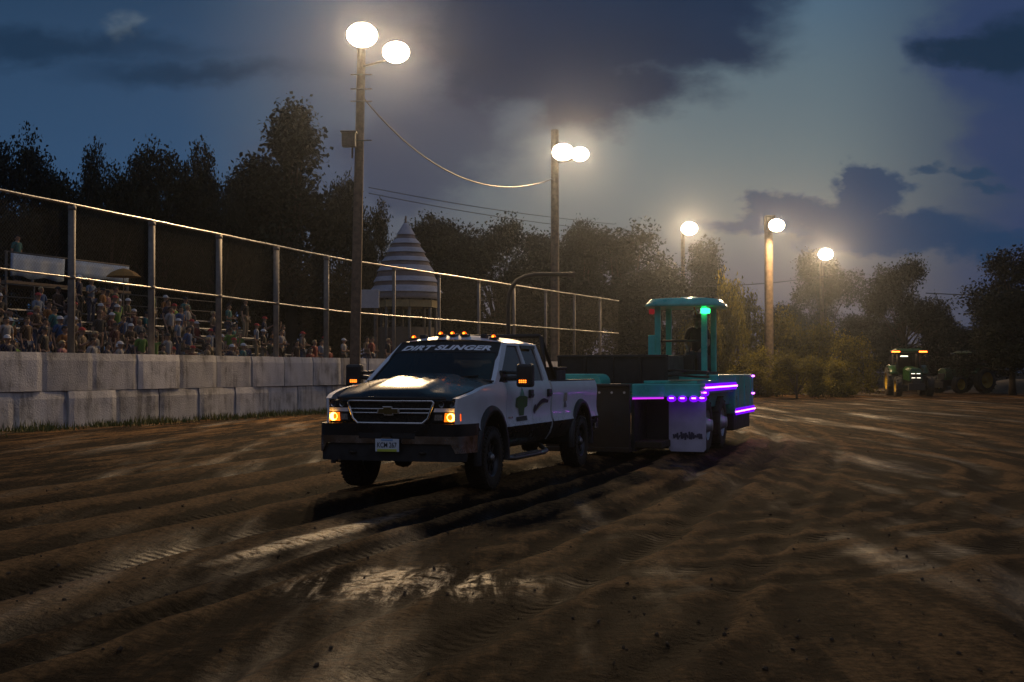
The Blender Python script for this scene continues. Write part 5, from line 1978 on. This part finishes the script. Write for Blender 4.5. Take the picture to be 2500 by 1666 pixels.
# announcer's deck behind the stands with pale blue canvas tied round its rail
bl = mat('canvas_blue', (0.26, 0.36, 0.52), 0.7, var=0.2, vscale=1.5)
DK = thing('announcer_deck', 'raised steel deck with pale blue canvas round its rail, behind the left stand', 'deck')
d0, d1, o0, o1, dz = 12.6, 20.0, 10.6, 12.6, 4.75
MB().prism([(d0, o0), (d1, o0), (d1, o1), (d0, o1)], lambda a, b, o: stand_pt(a, b, dz - 0.1 + o), 0.1).build('deck_floor', WOOD, DK)
for s_ in (d0 + 0.1, (d0 + d1) / 2, d1 - 0.1):
    for o_ in (o0 + 0.1, o1 - 0.1):
        MB().tube([stand_pt(s_, o_, -0.1), stand_pt(s_, o_, dz + 1.05)], 0.05, 8).build('post', GALVD, DK)
for zz in (0.55, 1.05):
    MB().tube([stand_pt(d0, o0 + 0.1, dz + zz), stand_pt(d1, o0 + 0.1, dz + zz)], 0.03, 6).build('rail', GALVD, DK)
for (sa, sb, za, zb_) in ((d0 + 0.2, d0 + 3.2, 0.15, 1.0), (d0 + 3.45, d1 - 0.15, 0.35, 1.0)):
    b_ = MB()
    n = 16
    pts = []
    for j in range(4):
        for i in range(n + 1):
            s_ = sa + (sb - sa) * i / n
            pts.append(stand_pt(s_, o0 - 0.02 + 0.05 * math.sin(i * 1.3) * (1 - j / 3), dz + za + (zb_ - za) * j / 3 + 0.05 * math.sin(i * 0.8) * (j == 0)))
    b_.grid(pts, n, 3)
    o = b_.build('canvas', bl, DK, recalc=False)
    o.modifiers.new('thick', 'SOLIDIFY').thickness = 0.01


def skin(name, verts, edges, radii, m, sub=1):
    me = bpy.data.meshes.new(name)
    me.from_pydata([tuple(v) for v in verts], edges, [])
    o = bpy.data.objects.new(name, me)
    C.objects.link(o)
    md = o.modifiers.new('skin', 'SKIN')
    md.use_smooth_shade = True
    if not me.skin_vertices:
        me.attributes.new('skin', 'FLOAT', 'POINT')
    for sv, r in zip(me.skin_vertices[0].data, radii):
        sv.radius = r if isinstance(r, tuple) else (r, r)
    me.skin_vertices[0].data[0].use_root = True
    if sub:
        ms = o.modifiers.new('sub', 'SUBSURF')
        ms.levels = ms.render_levels = sub
    dg = bpy.context.evaluated_depsgraph_get()
    out = bpy.data.meshes.new_from_object(o.evaluated_get(dg))
    out.name = name
    bpy.data.objects.remove(o)
    out.materials.clear()
    out.materials.append(m)
    for p in out.polygons:
        p.use_smooth = True
    return out


SKIN = mat('skin', (0.30, 0.18, 0.12), 0.6, objcol=False, var=0.1, vscale=10)
SHIRT = mat('cloth_shirt', (0.2, 0.2, 0.2), 0.85, objcol=True, var=0.01)
TROUS = mat('cloth_trousers', (0.1, 0.1, 0.1), 0.85, objcol=True, var=0.01)
HAIR = mat('hair_or_cap', (0.1, 0.1, 0.1), 0.8, objcol=True, var=0.01)


def person_meshes(pose):
    """front is -Y, standing height about 1.74 m, origin at the feet (or below the seat, on the foot plank, when sitting)"""
    sit = pose in ('sit', 'drive')
    pz = 0.95 if not sit else 0.52
    P = {}
    P['pel'] = Vector((0, 0, pz))
    P['bel'] = Vector((0, 0.0, pz + 0.16))
    P['che'] = Vector((0, 0.01, pz + 0.36))
    P['col'] = Vector((0, 0.01, pz + 0.50))
    P['nek'] = Vector((0, 0.0, pz + 0.58))
    P['jaw'] = Vector((0, -0.02, pz + 0.645))
    P['hed'] = Vector((0, -0.005, pz + 0.71))
    P['crn'] = Vector((0, 0.01, pz + 0.765))
    P['nos'] = Vector((0, -0.115, pz + 0.675))
    for s, n in ((1, 'l'), (-1, 'r')):
        P['ear' + n] = Vector((s * 0.088, 0.01, pz + 0.69))
        P['hip' + n] = Vector((s * 0.095, 0, pz - 0.04))
        if sit:
            P['kne' + n] = Vector((s * 0.13, -0.42, pz + 0.0))
            P['ank' + n] = Vector((s * 0.12, -0.40, 0.09))
        else:
            P['kne' + n] = Vector((s * 0.105, -0.02, 0.5))
            P['ank' + n] = Vector((s * 0.11, 0.03, 0.09))
        P['toe' + n] = P['ank' + n] + Vector((s * 0.02, -0.17, -0.045))
        P['sho' + n] = Vector((s * 0.185, 0.01, pz + 0.475))
        el, wr = Vector((s * 0.245, 0.04, pz + 0.19)), Vector((s * 0.25, -0.05, pz - 0.05))
        if pose == 'cross':
            el, wr = Vector((s * 0.25, -0.02, pz + 0.20)), Vector((-s * 0.05, -0.20, pz + 0.24 + 0.03 * s))
        elif pose == 'wave' and s > 0:
            el, wr = Vector((0.30, -0.10, pz + 0.55)), Vector((0.24, -0.16, pz + 0.80))
        elif pose == 'clap':
            el, wr = Vector((s * 0.24, -0.06, pz + 0.22)), Vector((s * 0.06, -0.30, pz + 0.36))
        elif sit:
            el, wr = Vector((s * 0.24, -0.05, pz + 0.20)), Vector((s * 0.13, -0.30, pz + 0.09))
        P['elb' + n], P['wri' + n] = el, wr
        d = (wr - el).normalized()
        if sit:
            d = Vector((0, -1, -0.25)).normalized()
        P['pal' + n] = wr + d * 0.075
    names = list(P)
    idx = {k: i for i, k in enumerate(names)}
    verts = [P[k] for k in names]
    rad = {'pel': (0.14, 0.10), 'bel': (0.13, 0.095), 'che': (0.15, 0.11), 'col': (0.10, 0.08), 'nek': 0.052, 'jaw': (0.07, 0.075), 'hed': (0.08, 0.098), 'crn': 0.055, 'nos': 0.014}
    for n in 'lr':
        rad.update({'ear' + n: 0.018, 'hip' + n: 0.085, 'kne' + n: 0.055, 'ank' + n: 0.038, 'toe' + n: (0.04, 0.03), 'sho' + n: 0.055, 'elb' + n: 0.04, 'wri' + n: 0.027, 'pal' + n: (0.038, 0.018)})
    edges = [('pel', 'bel'), ('bel', 'che'), ('che', 'col'), ('col', 'nek'), ('nek', 'jaw'), ('jaw', 'hed'), ('hed', 'crn'), ('jaw', 'nos')]
    for n in 'lr':
        edges += [('pel', 'hip' + n), ('hip' + n, 'kne' + n), ('kne' + n, 'ank' + n), ('ank' + n, 'toe' + n), ('col', 'sho' + n), ('sho' + n, 'elb' + n), ('elb' + n, 'wri' + n), ('wri' + n, 'pal' + n), ('hed', 'ear' + n)]
    E = [(idx[a], idx[b]) for a, b in edges]
    Rr = [rad[k] for k in names]
    # five fingers on each hand
    for s, n in ((1, 'l'), (-1, 'r')):
        pal, wr = P['pal' + n], P['wri' + n]
        d = (pal - wr).normalized()
        side = d.cross(Vector((0, 1, 0.3))).normalized() if abs(d.y) < 0.8 else Vector((1, 0, 0))
        bend = d.cross(side).normalized() * (-s if abs(d.y) < 0.8 else -1)
        for k, ln in enumerate((0.068, 0.078, 0.073, 0.058)):
            o = side * (k - 1.5) * 0.02
            a = len(verts)
            verts += [pal + d * 0.02 + o, pal + d * (0.03 + ln * 0.55) + o * 1.1 + bend * 0.006, pal + d * (0.03 + ln) + o * 1.1 + bend * 0.022]
            Rr += [0.011, 0.009, 0.008]
            E += [(idx['pal' + n], a), (a, a + 1), (a + 1, a + 2)]
        a = len(verts)
        verts += [wr + d * 0.035 + side * 0.03, wr + d * 0.075 + side * 0.055 + bend * 0.012]
        Rr += [0.013, 0.009]
        E += [(idx['wri' + n], a), (a, a + 1)]
    body = skin('body', verts, E, Rr, SKIN, 1)

    def sub(keys, ed, grow, m, name, extra=None):
        ks = keys
        ix = {k: i for i, k in enumerate(ks)}
        vv = [P[k] if not (extra and k in extra) else extra[k][0] for k in ks]
        rr = []
        for k in ks:
            r = rad[k] if not (extra and k in extra) else extra[k][1]
            rr.append((r[0] + grow, r[1] + grow) if isinstance(r, tuple) else r + grow)
        return skin(name, vv, [(ix[a], ix[b]) for a, b in ed], rr, m, 1)
    slv = {}
    keys = ['pel', 'bel', 'che', 'col', 'shol', 'shor', 'elbl', 'elbr']
    ex = {'elb' + n: (P['sho' + n].lerp(P['elb' + n], 0.75), 0.045) for n in 'lr'}
    shirt = sub(keys, [('pel', 'bel'), ('bel', 'che'), ('che', 'col'), ('col', 'shol'), ('col', 'shor'), ('shol', 'elbl'), ('shor', 'elbr')], 0.016, SHIRT, 'shirt', ex)
    keys = ['pel', 'hipl', 'knel', 'ankl', 'hipr', 'kner', 'ankr']
    trousers = sub(keys, [('pel', 'hipl'), ('hipl', 'knel'), ('knel', 'ankl'), ('pel', 'hipr'), ('hipr', 'kner'), ('kner', 'ankr')], 0.018, TROUS, 'trousers')
    hd = P['hed']
    hr = MB()
    pts = []
    nu, nv = 16, 7
    for j in range(nv + 1):
        for i in range(nu + 1):
            a = 2 * PI * i / nu
            ph = (PI * 0.56) * j / nv
            low = 1.0 + (0.25 if math.sin(a) > -0.3 else -0.28)
            ph *= min(1.15, low)
            pts.append(hd + Vector((0.094 * math.sin(ph) * math.cos(a), 0.112 * math.sin(ph) * math.sin(a) + 0.008, 0.012 + 0.098 * math.cos(ph))))
    hr.grid(pts, nu, nv)
    hair = hr.mesh('hair', HAIR)
    cp = MB()
    pts = []
    for j in range(6):
        for i in range(nu + 1):
            a = 2 * PI * i / nu
            ph = (PI * 0.5) * j / 5
            pts.append(hd + Vector((0.098 * math.sin(ph) * math.cos(a), 0.118 * math.sin(ph) * math.sin(a) + 0.005, 0.022 + 0.095 * math.cos(ph))))
    cp.grid(pts, nu, 5)
    br = []
    for r_ in (0.0, 0.085):
        for i in range(9):
            a = PI + PI * i / 8
            br.append(hd + Vector(((0.09 + 0.0 * r_) * math.cos(a), (0.115 + r_) * math.sin(a), 0.024 - r_ * 0.15)))
    cp.grid(br, 8, 1)
    cap = cp.mesh('cap', HAIR)
    return dict(body=body, shirt=shirt, trousers=trousers, hair=hair, cap=cap)


PM = {p: person_meshes(p) for p in ('stand', 'cross', 'wave', 'clap', 'sit')}


def person(pose, loc, rz, shirt, trous, head, hat, label, group='spectators in the stands'):
    t = thing('person', label, 'person', loc, rz, group)
    k = random.uniform(0.94, 1.04)
    t.scale = (k, k, k)
    for nm in ('body', 'shirt', 'trousers', 'cap' if hat else 'hair'):
        o = bpy.data.objects.new(nm, PM[pose][nm])
        C.objects.link(o)
        o.parent = t
        if nm == 'shirt':
            o.color = (*[c_ * 0.42 for c_ in shirt], 1)
        elif nm == 'trousers':
            o.color = (*trous, 1)
        elif nm in ('hair', 'cap'):
            o.color = (*head, 1)
    return t


SH = [('black', (0.015, 0.015, 0.017)), ('charcoal', (0.05, 0.05, 0.055)), ('white', (0.6, 0.6, 0.62)), ('maroon', (0.16, 0.02, 0.03)), ('red', (0.4, 0.03, 0.03)), ('navy', (0.02, 0.03, 0.10)),
      ('blue', (0.05, 0.16, 0.42)), ('teal', (0.03, 0.28, 0.28)), ('olive', (0.12, 0.12, 0.05)), ('tan', (0.36, 0.26, 0.16)), ('grey', (0.26, 0.26, 0.27)), ('brown', (0.13, 0.07, 0.04)),
      ('lime green', (0.2, 0.45, 0.06)), ('pale blue', (0.35, 0.45, 0.62)), ('pink', (0.5, 0.2, 0.24)), ('orange', (0.5, 0.2, 0.04))]
TR = [('jeans', (0.04, 0.06, 0.12)), ('dark trousers', (0.03, 0.03, 0.03)), ('khaki trousers', (0.25, 0.2, 0.13))]
HD = [('dark hair', (0.015, 0.012, 0.01), False), ('brown hair', (0.07, 0.04, 0.02), False), ('fair hair', (0.4, 0.3, 0.15), False), ('black cap', (0.015, 0.015, 0.017), True), ('white cap', (0.6, 0.6, 0.6), True), ('red cap', (0.4, 0.03, 0.03), True)]
PO = {'stand': 'standing', 'cross': 'arms folded', 'wave': 'one arm up', 'clap': 'clapping', 'sit': 'sitting'}
rnd = random.Random(21)
seen = set()
face = ang   # local -Y must point to the track: the stand's own frame already does that
for j in range(ROWS):
    s = 3.9 + 0.3 * (j % 2)
    while s < 25.8:
        gap = any(u1 < s < u2 for u1, u2 in ((10.7, 11.3), (18.3, 18.9)))
        dens = 0.9 - 0.035 * j if s < 18.5 else 0.72 - 0.06 * j
        if not gap and rnd.random() < dens:
            for _try in range(60):
                c = (rnd.choice(SH), rnd.choice(TR), rnd.choice(HD), rnd.choices(list(PO), (4, 3, 2, 2, 6))[0])
                key = (c[0][0], c[2][0], c[3], j)
                if key not in seen:
                    break
            seen.add(key)
            pose = c[3]
            z = row_z(j) - 0.40
            off = row_off(j) - 0.33 if pose != 'sit' else row_off(j) + 0.02
            p = stand_pt(s, off, z)
            lb = 'person in %s shirt with %s, %s, %s row of the stands' % (c[0][0], c[2][0], PO[pose], ORD[j])
            person(pose, p, face + rnd.uniform(-0.35, 0.35), c[0][1], c[1][1], c[2][1], c[2][2], lb)
        s += rnd.uniform(0.62, 0.98)
# a few standing behind the wall near the first pole
for k, (s, off, col) in enumerate(((27.0, 3.0, 4), (27.8, 3.4, 14), (28.7, 3.0, 1), (29.6, 3.3, 3), (28.2, 5.0, 2), (27.1, 5.4, 13), (30.2, 4.8, 9))):
    c = SH[col]
    h = HD[k % 6]
    person(('stand', 'cross', 'wave', 'stand', 'cross', 'stand', 'clap')[k], stand_pt(s, off, 1.25), face + rnd.uniform(-0.3, 0.3), c[1], TR[k % 3][1], h[1], h[2],
           'person in %s shirt with %s on the platform by the first light pole' % (c[0], h[0]))
pf = MB()
pts = [stand_pt(26.5, 2.4, 1.22), stand_pt(31, 2.4, 1.22), stand_pt(31, 6, 1.22), stand_pt(26.5, 6, 1.22)]
pf.add([p for p in pts] + [Vector((p.x, p.y, -0.05)) for p in pts], [(0, 1, 2, 3), (7, 6, 5, 4), (0, 4, 5, 1), (1, 5, 6, 2), (2, 6, 7, 3), (3, 7, 4, 0)])
tag(pf.build('viewing_platform', WOOD), 'low wooden viewing platform beside the first light pole', 'platform')
# orange sun canopy in the stands
um = thing('umbrella', 'dull orange umbrella open above the crowd in the stands', 'umbrella', (-13.75, 47.5, 0.0), 0)
c_ = MB()
c_.lathe([(0.0, 5.1), (0.22, 5.05), (0.45, 4.94), (0.62, 4.80)], 10, smooth=False)
o = c_.build('canopy', mat('umbrella_orange', (0.26, 0.13, 0.02), 0.8), um)
o.modifiers.new('thick', 'SOLIDIFY').thickness = 0.01
MB().tube([(0, 0, 2.0), (0, 0, 5.1)], 0.015, 6).build('stick', GALVD, um)

person('stand', stand_pt(14.1, 11.4, 4.75), face, (0.03, 0.28, 0.28), (0.03, 0.03, 0.03), (0.015, 0.012, 0.01), False, 'person in teal shirt standing high on the canvas-railed deck behind the stands', 'spectators in the stands')
# sled operator
M_ = Matrix.Rotation(-TH, 4, 'Z')
v = M_ @ Vector((0.52, 3.42, 0)) + Vector((2.19, 24.0, 0))
person('sit', (v.x, v.y, 1.30), -TH, (0.05, 0.035, 0.03), (0.04, 0.05, 0.08), (0.02, 0.015, 0.012), True, 'sled operator in dark shirt and cap seated under the teal canopy', None)

# ------------------------------------------------------------------ dusty air
hz = MB()
hz.box((0, 62, 9.0), (170, 150, 20.4))
m = bpy.data.materials.new('dusty_air')
m.use_nodes = True
t = NT(m.node_tree)
vol = t.n('ShaderNodeVolumePrincipled')
vol.inputs['Color'].default_value = (0.72, 0.80, 0.95, 1)
vol.inputs['Density'].default_value = 0.00034
vol.inputs['Anisotropy'].default_value = 0.93
t.nt.links.new(vol.outputs[0], t.n('ShaderNodeOutputMaterial').inputs['Volume'])
tag(hz.build('haze', m), 'thin dusty evening air over the track', None, None, 'stuff')
